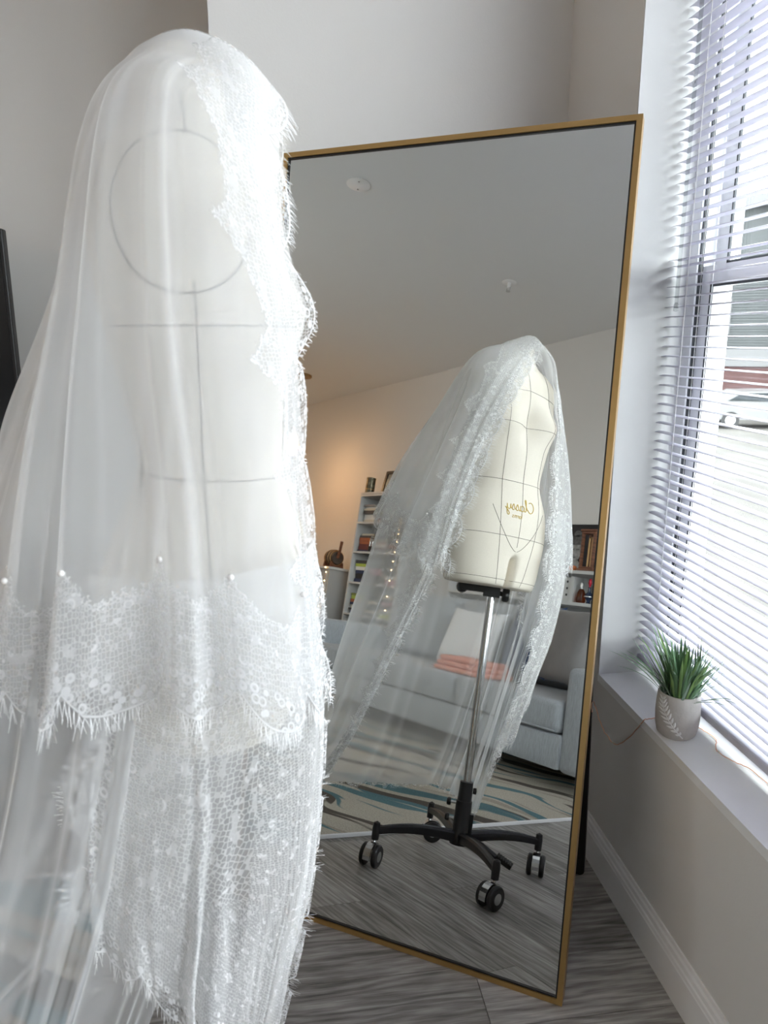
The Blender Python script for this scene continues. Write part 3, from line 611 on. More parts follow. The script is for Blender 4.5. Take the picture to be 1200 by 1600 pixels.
def tier(net, NS, NT, folds, amp, gap, seed, parent, nm, strand_step, pearls, wide=False, hide=9):
    S, N = drape(net, NS, NT, folds, amp, gap, seed)
    # distances (along the cloth) to hem and to both front edges
    lt = np.linalg.norm(np.diff(S, axis=1), axis=2); dh = np.zeros(S.shape[:2]); dh[:,:-1] = np.cumsum(lt[:,::-1], axis=1)[:,::-1]
    ls = np.linalg.norm(np.diff(S, axis=0), axis=2); d0 = np.zeros(S.shape[:2]); d0[1:] = np.cumsum(ls, axis=0); d1 = np.zeros(S.shape[:2]); d1[:-1] = np.cumsum(ls[::-1], axis=0)[::-1]
    e0 = np.concatenate([[0], np.cumsum(lt[0])]); eh = np.concatenate([[0], np.cumsum(ls[:,-1])]); e1 = np.concatenate([[0], np.cumsum(lt[-1])])
    U0 = np.broadcast_to(e0[None,:], dh.shape); UH = np.broadcast_to(e0[-1] + eh[:,None], dh.shape); U1 = np.broadcast_to(e0[-1] + eh[-1] + e1[-1] - e1[None,:], dh.shape)
    fc = lambda X: np.stack([X[:-1,:-1], X[1:,:-1], X[1:,1:], X[:-1,1:]], -1)
    D = np.stack([fc(d0), fc(dh), fc(d1)]); Um = np.stack([fc(U0), fc(UH), fc(U1)]); D[0] = np.where(fc(S[...,2]) > hide, 9.0, D[0]); pick = D.mean(-1).argmin(0)
    pk = np.broadcast_to(pick[None,...,None], (1,)+D.shape[1:]); v = np.take_along_axis(D, pk, 0)[0]; u = np.take_along_axis(Um, pk, 0)[0]; uv = np.stack([u, v], -1)
    vmin = v.min(-1)
    grid_obj(S, vmin > .03, nm + '_tulle', M['tulle'], parent, label='sheer white tulle in soft folds')
    lace = grid_obj(S, vmin < (.30 if wide else .20), nm + '_lace_trim', M['lacewide' if wide else 'lace'], parent, uv, N*.0015, label='white eyelash lace border with scallops')
    # eyelash fringe: fine thread loops along the scallops
    fx = lambda q: abs((q/LP) % 1 - .5)*2
    V = []; F = []; rg = np.random.default_rng(seed+5)
    def strand(p, out, side):
        L = .009 + .011*rg.random(); out = out + side*rg.normal(0, .25) + np.array([0,0,-.15*rg.random()]); out = out/np.linalg.norm(out); n0 = len(V); wv = side*.00024
        for q, k in ((0,1.1),(.5,1.),(1.,.7)):
            c = p + out*(L*q) + np.array([0,0,-.003*q*q]); V.append(c-wv*k); V.append(c+wv*k)
        F.append((n0, n0+1, n0+3, n0+2)); F.append((n0+2, n0+3, n0+5, n0+4))
    def along(lines, dist, arc, u0, rev):
        # lines(i) -> polyline from border inward
        q = 0.0
        while q < arc[-1]:
            i = int(np.clip(np.searchsorted(arc, q), 0, len(arc)-1)); uu = u0 + (arc[-1]-q if rev else q); b = fx(uu)**2.5*LB + .001
            P = lines(i); c = dist(i); j = int(np.searchsorted(c, b)); j = min(max(j, 1), len(c)-1); f = (b-c[j-1])/max(c[j]-c[j-1], 1e-6); p = P[j-1]*(1-f) + P[j]*f
            out = P[j-1]-P[j]; out = out/(np.linalg.norm(out)+1e-9); i2 = min(i+1, len(arc)-1); i1 = max(i2-1, 0); sd = lines(i2)[0]-lines(i1)[0]; sd = sd/(np.linalg.norm(sd)+1e-9)
            strand(p, out, sd); q += strand_step*(.7+.6*rg.random())
    if hide > 5 or nm != 'long_tier': along(lambda i: S[:60,i], lambda i: d0[:60,i], e0, 0, False)
    along(lambda i: S[i,::-1][:40], lambda i: dh[i,::-1][:40], eh, e0[-1], False)
    along(lambda i: S[::-1][:60,i], lambda i: d1[::-1][:60,i], e1, e0[-1]+eh[-1], True)
    me = bpy.data.meshes.new(nm + '_fringe'); me.from_pydata([tuple(p) for p in V], [], F); me.materials.append(M['thread']); fo = bpy.data.objects.new(nm + '_fringe', me); COL.objects.link(fo); attach(fo, lace); tag(fo, kind='stuff')
    if pearls:
        u = math.ceil(e0[-1]/LP)*LP
        while u < e0[-1]+eh[-1]:
            i = int(np.clip(np.searchsorted(eh, u-e0[-1]), 0, NS-1)); c = dh[i,::-1]; j = int(np.searchsorted(c, .142)); p = S[i,::-1][min(j, NT-1)] + N[i,::-1][min(j, NT-1)]*.004
            MB().ball(p, .0032, 10).build('pearl', M['pearl'], lace, True); u += LP
    return S
RID = [(.142,.060,1.622),(.10,.05,1.660),(.052,.045,1.678),(.018,.045,1.674),(-.010,.045,1.660)]
def mirror_ridge(i, n):  # ridge station for i in 0..n-1, front -> back -> front
    h = (n-1)/2; k = i if i <= h else n-1-i; return RID[int(round(k/h*4))]
R0, R1, R2, R3, R4 = RID
short = [  # right front edge ... back ... left front edge ; ridge, neck side, shoulder, chest, waist, hip, hem
 [R0, (.150,.01,1.585), (.146,-.02,1.50), (.158,-.02,1.36), (.160,-.03,1.21), (.172,-.045,1.06), (.182,-.05,.905)],
 [R1, (.105,-.03,1.61), (.095,-.08,1.53), (.115,-.13,1.36), (.125,-.17,1.21), (.130,-.195,1.08), (.135,-.21,.955)],
 [R2, (.05,-.015,1.636), (.025,-.10,1.575), (.02,-.175,1.38), (.025,-.21,1.23), (.025,-.235,1.11), (.025,-.25,1.005)],
 [R3, (-.002,.0,1.642), (-.04,-.075,1.562), (-.07,-.14,1.38), (-.10,-.175,1.23), (-.115,-.20,1.10), (-.13,-.215,.985)],
 [R4, (-.024,.045,1.637), (-.075,.05,1.560), (-.125,.055,1.38), (-.175,.05,1.23), (-.205,.045,1.09), (-.235,.04,.96)],
 [R3, (-.005,.09,1.64), (-.075,.155,1.562), (-.17,.21,1.38), (-.245,.24,1.24), (-.28,.255,1.14), (-.305,.27,1.045)],
 [R2, (.045,.11,1.635), (.005,.20,1.574), (-.02,.255,1.38), (-.05,.295,1.21), (-.08,.315,1.06), (-.10,.33,.93)],
 [R1, (.105,.11,1.60), (.095,.175,1.53), (.075,.235,1.37), (.06,.275,1.21), (.045,.30,1.05), (.03,.315,.89)],
 [R0, (.145,.085,1.58), (.142,.11,1.50), (.145,.18,1.36), (.13,.22,1.21), (.115,.25,1.05), (.10,.275,.875)]]
long_ = [ # ridge, neck, shoulder, z1.36, 1.10, .85, .6, .3, floor
 [R0, (.142,.01,1.58), (.138,-.015,1.50), (.150,-.03,1.36), (.140,-.09,1.10), (.06,-.18,.85), (-.04,-.225,.60), (-.16,-.28,.30), (-.34,-.40,.03)],
 [R1, (.09,-.02,1.61), (.065,-.085,1.53), (.08,-.14,1.36), (.05,-.185,1.10), (.0,-.212,.85), (-.09,-.24,.60), (-.22,-.30,.30), (-.42,-.45,.02)],
 [R2, (.048,-.012,1.632), (.02,-.095,1.568), (.01,-.165,1.36), (-.03,-.205,1.10), (-.08,-.235,.85), (-.16,-.27,.60), (-.29,-.33,.30), (-.55,-.52,.02)],
 [R3, (.0,.003,1.638), (-.036,-.07,1.556), (-.08,-.13,1.36), (-.13,-.175,1.10), (-.19,-.20,.85), (-.28,-.24,.60), (-.43,-.32,.30), (-.76,-.56,.02)],
 [R4, (-.021,.045,1.633), (-.07,.05,1.553), (-.13,.05,1.36), (-.22,.03,1.10), (-.29,.0,.85), (-.38,-.04,.60), (-.52,-.10,.30), (-.80,-.24,.02)],
 [R3, (-.003,.087,1.636), (-.07,.15,1.556), (-.175,.215,1.36), (-.28,.245,1.10), (-.355,.25,.82), (-.43,.24,.60), (-.56,.20,.30), (-.84,.10,.02)],
 [R2, (.045,.107,1.63), (.003,.195,1.568), (-.03,.255,1.36), (-.09,.29,1.10), (-.16,.30,.85), (-.26,.30,.60), (-.43,.26,.30), (-.76,.20,.02)],
 [R1, (.11,.115,1.585), (.09,.175,1.515), (.065,.235,1.36), (.04,.27,1.10), (-.02,.285,.85), (-.13,.29,.60), (-.31,.27,.30), (-.62,.22,.02)],
 [R0, (.145,.08,1.565), (.14,.115,1.49), (.135,.18,1.36), (.105,.24,1.10), (.03,.27,.85), (-.08,.29,.60), (-.27,.285,.30), (-.52,.25,.02)]]
casc = [ # cascade on the form's right side, hanging out under the short tier and tapering to a tail
 [(.168,-.03,1.12), (.172,-.03,1.0), (.178,-.035,.88), (.165,-.025,.72), (.14,-.015,.56), (.11,-.005,.42), (.085,.0,.29)],
 [(.14,-.15,1.12), (.145,-.16,1.0), (.145,-.165,.88), (.13,-.155,.73), (.11,-.14,.63), (.09,-.12,.52), (.07,-.11,.43)],
 [(.03,-.205,1.12), (.03,-.22,1.0), (.03,-.23,.89), (.025,-.235,.82), (.02,-.235,.75), (.01,-.23,.68), (.005,-.225,.62)],
 [(-.06,-.17,1.12), (-.07,-.195,1.03), (-.08,-.21,.95), (-.085,-.22,.90), (-.09,-.225,.855), (-.09,-.225,.81), (-.09,-.225,.77)]]
veil = empty('bridal_veil', P0 + Vector((0,0,.02)), 'white tulle bridal veil edged with eyelash lace draped over the dress form', 'veil')
tier(short, 420, 150, 10, .024, .010, 3, veil, 'short_tier', .0016, True)
tier(casc, 240, 150, 5, .020, .004, 5, veil, 'cascade', .0017, False, True)
tier(long_, 480, 240, 13, .026, .005, 8, veil, 'long_tier',   .0022, False, hide=-1)
# ================================================================== WINDOW SILL
PC = Vector((.832, 1.372, ZS))
plant = empty('potted_grass', PC, 'green artificial grass in a grey pot with white fern relief on the sill', 'plant')
pp = [(0,0),(.034,.0),(.040,.006),(.0445,.025),(.0458,.05),(.0452,.075),(.0432,.098),(.0432,.1005),(.0405,.1005),(.040,.085),(0,.082)]
pot = MB().lathe(pp, PC, n=40).build('pot', M['pot'], plant, True, label='warm grey concrete pot with white fern')
MB().lathe([(0,.0845),(.0402,.0840)], PC, n=24).build('soil', M['soil'], plant)
def pot_r(h):
    for (r0, h0), (r1, h1) in zip(pp[1:7], pp[2:8]):
        if h0 <= h <= h1: return r0 + (r1-r0)*(h-h0)/(h1-h0)
    return .043
faz = math.atan2(-PC.y, -PC.x)
def ps_(a, h, off): r = pot_r(h)+off; return PC + Vector((math.cos(faz+a)*r, math.sin(faz+a)*r, h))
fern = MB(); stem = []
for t in np.linspace(0, 1, 22): stem.append((-.80 + 1.15*t**1.5, .093 - .083*t**.95))     # angle, height : upper left to lower right
fern.tube([ps_(a, h, .0006) for a, h in stem], [.0006+.0007*i/21 for i in range(22)], 6)
for i in range(1, 20, 2):
    a, h = stem[i]; da, dh = stem[i+1][0]-stem[i-1][0], stem[i+1][1]-stem[i-1][1]; L = math.hypot(da*.044, dh); tx, ty = da*.044/L, dh/L
    for sg in (-1, 1):
        ln = .006 + .0125*math.sin(math.pi*min(1, i/19*.8+.12)); ang = math.radians(-132)*sg; ux, uy = tx*math.cos(ang)-ty*math.sin(ang), tx*math.sin(ang)+ty*math.cos(ang)
        vs = []; K = 6
        for q in range(K):
            w_ = .0026*math.sin(math.pi*(q/(K-1))**.8)+.0002
            for e2, o2 in ((-1,.0002),(0,.0014),(1,.0002)):
                X = ux*ln*q/(K-1) - uy*w_*e2; Y = uy*ln*q/(K-1) + ux*w_*e2; hh = min(max(h+Y, .003), .097); vs.append(ps_(a + X/.044, hh, o2))
        fern.add(vs, [(r*3+c, r*3+c+1, r*3+c+4, r*3+c+3) for r in range(K-1) for c in range(2)])
fern.build('fern_relief', M['potfern'], pot, True, label='white raised fern frond')
for i, c in enumerate(((.05,.13,.045),(.09,.19,.07),(.16,.25,.17),(.13,.24,.06))): M['leaf%d' % i] = pbsdf('grass_blade_%d' % i, tuple(1.25*k+.015 for k in c), .55, var=(30,.25,(1,1,.2)), sheen=.1)
def blade(az, tilt, L, bend, w_, m, r0):
    base = PC + Vector((math.cos(az)*r0, math.sin(az)*r0, .082)); d = Vector((math.cos(az), math.sin(az), 0)); s = Vector((-d.y, d.x, 0)); vs = []; K = 9; p = base; th = tilt
    for q in range(K):
        t = q/(K-1); ww = w_*(.55+1.0*t if t < .4 else .95*(1-((t-.4)/.6)**1.6))+.0002; dirv = d*math.sin(th) + Vector((0,0,math.cos(th))); nn = dirv.cross(s)
        vs += [p - s*ww + nn*ww*.35, p, p + s*ww + nn*ww*.35]
        p = p + dirv*(L/(K-1)); th += bend/(K-1)
        if p.x > XS-.018: p.x = XS-.018 - (p.x-XS+.018)*.05
    MB().add(vs, [(r*3+c, r*3+c+1, r*3+c+4, r*3+c+3) for r in range(K-1) for c in range(2)]).build('leaf', m, plant, 'all')
for i in range(96):
    az = RNG.uniform(0, 2*math.pi); tl = RNG.uniform(.02, .55); L = RNG.uniform(.10, .175)
    if math.cos(az) > .2: L *= .8
    blade(az, tl, L, RNG.uniform(.0, .6), RNG.uniform(.0028, .0050), M['leaf%d' % RNG.choice(4, p=[.35,.35,.18,.12])], RNG.uniform(.002, .034))
for i in range(30): blade(RNG.uniform(-2.0,-.9), RNG.uniform(.2,.7), RNG.uniform(.10,.17), RNG.uniform(0,.35), RNG.uniform(.0025,.0042), M['leaf%d' % RNG.integers(4)], RNG.uniform(.005,.034))
for az, tl, L, bd_, r0 in ((2.2,.75,.14,.8,.03),(2.5,.7,.15,.7,.03),(2.0,.85,.13,.6,.032),(-1.2,.9,.12,.55,.032),(-1.05,.95,.13,.4,.032),(-1.35,.95,.11,.45,.032),(2.9,.6,.13,.9,.03)):
    blade(az, tl, L, bd_, .0028, M['leaf0'], r0)
# copper fairy-light wire
fw = empty('fairy_light_wire', (.80, 1.42, ZS), 'thin copper fairy light wire hanging over the sill behind the plant pot', 'string lights')
w1 = [mp(.0, .62, .0) + Vector((.006,.0,0)), Vector((.745,1.60,.475)), Vector((.752,1.56,.430)), Vector((.758,1.515,.412)), Vector((.765,1.485,.425)), Vector((.776,1.45,.470)), Vector((.784,1.425,.514)), Vector((.80,1.432,.5135)), Vector((.85,1.435,.5135)), Vector((.880,1.40,.5135)), Vector((.897,1.36,.5135)), Vector((.90,1.33,.5135)), Vector((.885,1.305,.5135)), Vector((.876,1.285,.5135)), Vector((.885,1.25,.5135)), Vector((.902,1.215,.5135)), Vector((.905,1.18,.5135)), Vector((.908,1.10,.5135))]
wp = cr([list(p) for p in w1], 110)
jit = RNG.normal(0, .0009, wp.shape); jit[:,2] = np.abs(jit[:,2])*.3; wp = wp + jit; wp[:,2] = np.where(wp[:,0] > .79, np.maximum(wp[:,2], ZS+.0012), wp[:,2])
MB().tube(wp.tolist(), .0011, 5).build('wire', M['copper'], fw, True)
M['bulb'] = pbsdf('warm_led', (.9,.7,.4), .3, emit=(1,.66,.3), estr=7.0); M['bulboff'] = pbsdf('clear_led_drop', (.8,.75,.65), .2)
for i in (20, 36, 84, 104): MB().ball(wp[i] + np.array([0,0,.0012]), .0022, 8, (1,1.6,1)).build('bulb', M['bulboff'], fw, True)

# ================================================================== TELEVISION SIDE
tv = empty('television', (-1.53, 2.5, .80), 'black flat television standing by the set-back wall', 'television')
tb = MB().rbox((-2.26, 2.50, .84), (-.80, 2.535, 1.665), .004).build('body', M['black'], tv)
MB().box((-2.25, 2.4985, .855), (-.812, 2.5005, 1.655)).build('screen', pbsdf('dark_screen', (.004,.004,.005), .15, spec=.6), tb)
for xx in (-2.05, -1.0): MB().tube([(xx,2.42,.8085),(xx,2.515,.85),(xx,2.62,.8085)], .007, 8).build('foot', M['blackmetal'], tv, True)
tcn = empty('media_console', (-1.7, 2.5, 0), 'low grey media console under the television', 'cabinet')
M['greywood'] = pbsdf('grey_laminate', (.25,.25,.25), .5, var=(5,.15,(1,6,6)))
cbd = MB(); cbd.box((-2.5,2.30,.76),(-.86,2.69,.80)); cbd.box((-2.5,2.30,.08),(-2.46,2.69,.76)); cbd.box((-.90,2.30,.08),(-.86,2.69,.76)); cbd.box((-2.46,2.67,.08),(-.90,2.69,.76)); cbd.box((-2.46,2.30,.08),(-.90,2.69,.12)); cbd.box((-2.46,2.31,.42),(-.90,2.67,.445)); cbd.build('body', M['greywood'], tcn)
for x0, x1 in ((-2.455,-1.945),(-1.935,-1.425),(-1.415,-.905)):
    d_ = MB().rbox((x0, 2.285, .125), (x1, 2.299, .415), .003).build('door', M['greywood'], tcn); MB().tube([((x0+x1)/2-.05,2.278,.38),((x0+x1)/2+.05,2.278,.38)], .005, 8).build('handle', M['blackmetal'], d_)
for xx in (-2.42,-.94):
    for yy in (2.34, 2.65): MB().lathe([(.0,.0),(.018,.0),(.022,.08),(0,.08)], (xx,yy,0), n=12).build('leg', M['blackmetal'], tcn)
spk = MB().rbox((-1.06,2.335,.802),(-.93,2.41,.865),.02,3).build('speaker', M['black'], label='small black rounded speaker on the media console', cat='speaker')

# ================================================================== REFLECTED SIDE OF THE ROOM
MB().rbox((-3.1,-.98,.0005),(-.455,1.75,.013),.004,2).build('striped_rug', M['rug'], label='cream rug with wavy charcoal and teal stripes', cat='rug')
rg_ = bpy.data.objects['striped_rug']
for xa, ya, xb, yb in ((-.46,-.98,-.452,1.75),(-3.103,-.98,-3.095,1.75),(-3.1,-.984,-.455,-.976),(-3.1,1.746,-.455,1.754)): MB().rbox((xa,ya,.0005),(xb,yb,.0145),.003).build('binding', M['whitefab'], rg_, label='off-white bound edge')
# sofa
XA0, XA1, YF, YK = -3.26, -.575, -.31, -1.27
sofa = empty('sofa', ((XA0+XA1)/2, (YF+YK)/2, 0), 'light grey upholstered sofa with square arms', 'sofa')
MB().rbox((XA0+.2, YK+.02, .115), (XA1-.2, YF+.012, .275), .014).build('base', M['sofa'], sofa, True)
MB().rbox((XA0+.2, YK, .115), (XA1-.2, YK+.2, .80), .05, 4).build('back_frame', M['sofa'], sofa, True)
for a, b in ((XA0, XA0+.215), (XA1-.215, XA1)): MB().rbox((a, YK, .105), (b, YF, .60), .035, 4).build('arm', M['sofa'], sofa, True)
def cushion(c, half, ax=((1,0,0),(0,1,0),(0,0,1)), n=20, e1=.35, puff=1.0, pin=.0):
    """pillow: superellipsoid with full centre and thin edge"""
    c = Vector(c); ax = [Vector(k).normalized() for k in ax]; vs = []; fs = []
    for sd in (1, -1):
        for i in range(n+1):
            for j in range(n+1):
                u, v = i/n*2-1, j/n*2-1; k = (1-abs(u)**3.2)*(1-abs(v)**3.2); h = half[2]*(max(k, 0)**e1)*sd
                pu = 1 - pin*(1-abs(v)**2)*abs(u)**4*.5; pv = 1 - pin*(1-abs(u)**2)*abs(v)**4*.5
                vs.append(c + ax[0]*half[0]*u*pu + ax[1]*half[1]*v*pv + ax[2]*(h*puff))
    m = (n+1)**2
    for sd in (0, 1):
        for i in range(n):
            for j in range(n):
                q = [sd*m+i*(n+1)+j, sd*m+(i+1)*(n+1)+j, sd*m+(i+1)*(n+1)+j+1, sd*m+i*(n+1)+j+1]; fs.append(tuple(q if sd == 0 else q[::-1]))
    return MB().add(vs, fs)
xs3 = np.linspace(XA0+.215, XA1-.215, 4)
for i in range(3):
    sc_ = MB().rbox((xs3[i]+.003, YK+.2, .278), (xs3[i+1]-.003, YF+.02, .435), .035, 4).build('seat_cushion', M['sofa'], sofa, True)
    MB().tube([(xs3[i]+.02, YF+.018, .292),(xs3[i+1]-.02, YF+.018, .292)], .005, 6).build('piping', M['sofa'], sc_, True)
    cushion(((xs3[i]+xs3[i+1])/2, YK+.29, .66), ((xs3[1]-xs3[0])/2-.006, .235, .12), ((1,0,0),(0,-.25,1),(0,1,.25)), e1=.3).build('back_cushion', M['sofa'], sofa, True)
for xx in (XA0+.08, XA1-.10):
    for yy in (YF-.10, YK+.08): MB().prism([(-.03,-.03),(.03,-.03),(.03,.03),(-.03,.03)], (xx,yy,.0135), (.8,0,0), (0,.8,0), (0,0,.105)).build('leg', M['black'], sofa)
cushion((-1.10,-.69,.685), (.29,.225,.10), ((.93,.36,.0),(.08,-.25,1),(-.34,.93,.22)), e1=.45, pin=.25).build('throw_pillow', M['greypillow'], None, 'all', label='large warm grey velvet pillow leaning on the sofa arm', cat='pillow')
cushion((-1.44,-.765,.69), (.20,.22,.06), ((1,.1,0),(0,-.3,1),(-.1,1,.3)), e1=.45, pin=.25).build('throw_pillow', M['navy'], None, 'all', label='navy blue pillow half hidden behind the grey pillow', cat='pillow')
cushion((-1.95,-.77,.64), (.26,.19,.07), ((1,.05,0),(0,-.35,1),(-.05,1,.35)), e1=.45, pin=.25).build('throw_pillow', M['whitefab'], None, 'all', label='white pillow on the middle of the sofa', cat='pillow')
ob = empty('folded_blanket', (-1.62,-.62,.435), 'folded coral knit blanket on the sofa seat', 'blanket')
for i in range(3): MB().rbox((-1.84+i*.01,-.66+i*.012,.437+i*.030),(-1.44-i*.012,-.38-i*.01,.466+i*.030),.014,3).build('fold', M['orange'], ob, True)
# console shelf behind the sofa
sh = empty('console_shelf', (-2.15,-1.55,0), 'white open shelf unit against the wall behind the sofa', 'shelf')
for z in (1.16, .945, .5, .08): MB().box((-3.0,-1.73,z),(-1.30,-1.43,z+.022)).build('shelf_board', M['white'], sh)
for xx in (-3.0,-2.15,-1.318): MB().box((xx,-1.73,0),(xx+.018,-1.4301,1.159)).build('upright', M['white'], sh)
MB().box((-3.0,-1.735,0),(-1.30,-1.731,1.16)).build('back_panel', M['white'], sh)
# buddha canvas
M['canvas'] = pbsdf('black_canvas', (.012,.012,.015), .7, bump=(300,.2)); M['stone'] = pbsdf('grey_stone_print', (.30,.30,.29), .8, var=(35,.35)); M['stonedk'] = pbsdf('dark_stone_print', (.10,.10,.10), .8, var=(60,.4))
cv = empty('canvas_picture', (-1.95,-1.69,1.182), 'black canvas picture of a grey stone buddha head on the shelf unit', 'picture')
c0 = Vector((-1.95,-1.700,1.1825)); ez = Vector((0,-.10,1)).normalized(); ey = Vector((0,1,.10)).normalized(); ex = Vector((1,0,0))
cvb = MB().bbox(c0 + ez*.185, (ex, ez, ey), (.18,.185,.009)).build('canvas', M['canvas'], cv)
def flat(poly, m, nm, h=.003): MB().prism(poly, c0 + ey*.0095, ex, ez, ey*h).build(nm, m, cvb)
el = lambda cx, cz, rx, rz, a0=0, a1=360, n=26: [(cx+rx*math.cos(math.radians(t)), cz+rz*math.sin(math.radians(t))) for t in np.linspace(a0, a1, n, endpoint=(a1-a0) < 360)]
hx = -.03
flat([(hx-.10,.0)] + [(hx-.085,.05),(hx-.045,.085),(hx-.03,.10),(hx+.035,.10),(hx+.06,.075),(hx+.11,.045),(hx+.13,0)], M['stone'], 'shoulders')
flat(el(hx,.175,.058,.088), M['stone'], 'face', .0045)
flat(el(hx,.215,.066,.075,0,180,16), M['stonedk'], 'hair', .006); flat(el(hx,.295,.032,.028), M['stonedk'], 'hair_bun', .006)
flat(el(hx+.062,.16,.011,.05), M['stone'], 'ear', .0055); flat(el(hx-.062,.16,.011,.05), M['stone'], 'ear', .0055)
for sg in (-1, 1): flat(el(hx+sg*.024,.18,.018,.005), M['stonedk'], 'closed_eye', .0055)
flat([(hx-.006,.19),(hx+.006,.19),(hx+.012,.14),(hx-.012,.14)], M['stone'], 'nose', .0085); flat(el(hx,.12,.018,.0055), M['stonedk'], 'mouth', .0055)
# wooden lantern-like clock with brass tubes
lt_ = empty('wooden_lantern', (-1.70,-1.535,1.182), 'tall reddish wooden open case with brass rods on the shelf unit', 'lantern')
lx, ly, lz = -1.70, -1.535, 1.183
MB().rbox((lx-.066,ly-.055,lz),(lx+.066,ly+.055,lz+.022),.004).rbox((lx-.058,ly-.047,lz+.022),(lx+.058,ly+.047,lz+.034),.003).build('base', M['wood'], lt_)
MB().rbox((lx-.058,ly-.05,lz+.262),(lx+.058,ly+.05,lz+.276),.003).rbox((lx-.066,ly-.056,lz+.276),(lx+.066,ly+.056,lz+.292),.004).build('cornice', M['wood'], lt_)
for sx in (-.048,.048):
    for sy in (-.038,.038): MB().box((lx+sx-.009,ly+sy-.008,lz+.034),(lx+sx+.009,ly+sy+.008,lz+.262)).build('post', M['wood'], lt_)
M['brass'] = pbsdf('brass', (.42,.27,.13), .35, 1.0)
for sx in (-.022,.004,.026): MB().tube([(lx+sx,ly,lz+.04),(lx+sx,ly,lz+.235)], .007, 10).ball((lx+sx,ly,lz+.238), .010).build('brass_rod', M['brass'], lt_, True)
MB().lathe([(0,0),(.022,.002),(.03,.02),(.024,.036),(0,.042)], (-1.815,-1.50,1.182), n=20).build('orange_gourd', pbsdf('burnt_orange', (.45,.13,.04), .5), None, True, label='small round burnt orange ornament beside the wooden case', cat='ornament')
# bottles and box on the lower board
zb_ = .967
bx_ = empty('white_box', (-1.84,-1.5,zb_), 'white upright box with dark dots beside the perfume bottle', 'box')
bxb = MB().box((-1.90,-1.56,zb_),(-1.79,-1.47,zb_+.165)).build('body', M['white'], bx_)
for i in range(3):
    for j in range(2): MB().box((-1.875+j*.05,-1.4715,zb_+.04+i*.045),(-1.860+j*.05,-1.469,zb_+.055+i*.045)).build('dot', M['black'], bxb)
MB().box((-1.785,-1.56,zb_),(-1.755,-1.46,zb_+.175)).build('white_book', M['white'], label='thin white book standing beside the dotted box', cat='book')
pb = empty('perfume_bottle', (-1.70,-1.48,zb_), 'tapered amber perfume bottle with silver cap on the shelf unit', 'bottle')
MB().lathe([(0,.001),(.028,.001),(.032,.02),(.026,.07),(.016,.092),(.009,.096),(0,.096)], (-1.70,-1.48,zb_), n=20).build('glass_body', M['amber'], pb, True)
MB().lathe([(.008,.096),(.008,.108),(.012,.110),(.012,.135),(.004,.142),(0,.142)], (-1.70,-1.48,zb_), n=16).build('cap', M['silver'], pb, True)
db = empty('ornate_bottle', (-1.62,-1.46,zb_), 'small ornate dark bottle with a red stopper on the shelf unit', 'bottle')
MB().lathe([(0,.001),(.018,.001),(.010,.012),(.012,.02),(.030,.045),(.026,.062),(.010,.078),(.008,.105),(.012,.110),(0,.112)], (-1.62,-1.46,zb_), n=18).build('body', pbsdf('dark_blue_glass', (.02,.03,.06), .15), db, True)
MB().lathe([(.006,.110),(.006,.122),(.013,.135),(.010,.158),(.003,.168),(0,.168)], (-1.62,-1.46,zb_), n=16).build('stopper', pbsdf('red_glass', (.45,.01,.03), .2), db, True)
MB().lathe([(.0302,.043),(.0306,.046),(.0302,.049)], (-1.62,-1.46,zb_), n=18).build('band', M['silver'], db)
# items further along, seen through the veil
for i, (xx, r, h, c, lab, ct) in enumerate(((-2.35,.05,.12,(.72,.70,.66),'squat ivory jar on the shelf unit','jar'),(-2.55,.04,.16,(.42,.20,.16),'dull terracotta vase on the shelf unit','vase'),(-2.75,.055,.10,(.6,.5,.42),'wide tan bowl on the shelf unit','bowl'))):
    MB().lathe([(0,0),(r*.7,0),(r,h*.3),(r*.95,h*.6),(r*.55,h*.88),(r*.65,h),(r*.55,h),(r*.45,h*.88),(0,h*.2)], (xx,-1.55,.967), n=24).build(ct, pbsdf(ct+'_glaze', c, .5), None, True, label=lab, cat=ct)
# ------------------------------------------------------------------ bookcase
bc = empty('bookcase', (-4.12,-1.6,0), 'tall white bookcase filled with stacked books', 'bookcase')
bx0, bx1, by0, by1 = -4.50, -3.72, -1.755, -1.46
for z in (.08,.345,.64,.94,1.237,1.525,1.797): MB().box((bx0+.018,by0,z-.018),(bx1-.018,by1,z)).build('shelf_board', M['white'], bc)
for xx in (bx0, bx1-.018): MB().box((xx,by0,0),(xx+.018,by1,1.80)).build('side_panel', M['white'], bc)
MB().box((bx0,by0,1.8),(bx1,by1,1.818)).build('top', M['white'], bc); MB().box((bx0+.018,by0,.08),(bx1-.018,by0+.006,1.797)).build('back_panel', M['white'], bc)
MB().box((bx0+.018,by1-.02,0),(bx1-.018,by1-.006,.062)).build('plinth', M['white'], bc)
cols = dict(black=(.015,.015,.017), charcoal=(.05,.05,.055), navy=(.02,.035,.09), maroon=(.12,.02,.025), cream=(.60,.55,.45), white=(.72,.72,.70), olive=(.22,.24,.06), lime=(.40,.50,.08), rust=(.35,.10,.04), teal=(.03,.16,.18), grey=(.25,.25,.26), pink=(.5,.2,.25))
for k, c in cols.items(): M['bk_'+k] = pbsdf('book_cover_'+k, c, .5)
ordn = ['lowest','second','third','fourth','fifth','sixth','seventh','eighth','ninth']
shelves = [(.08,'bottom',.262),(.345,'second',.27),(.64,'third',.27),(.94,'fourth',.27),(1.237,'fifth',.26),(1.525,'sixth',.25)]
used = {}
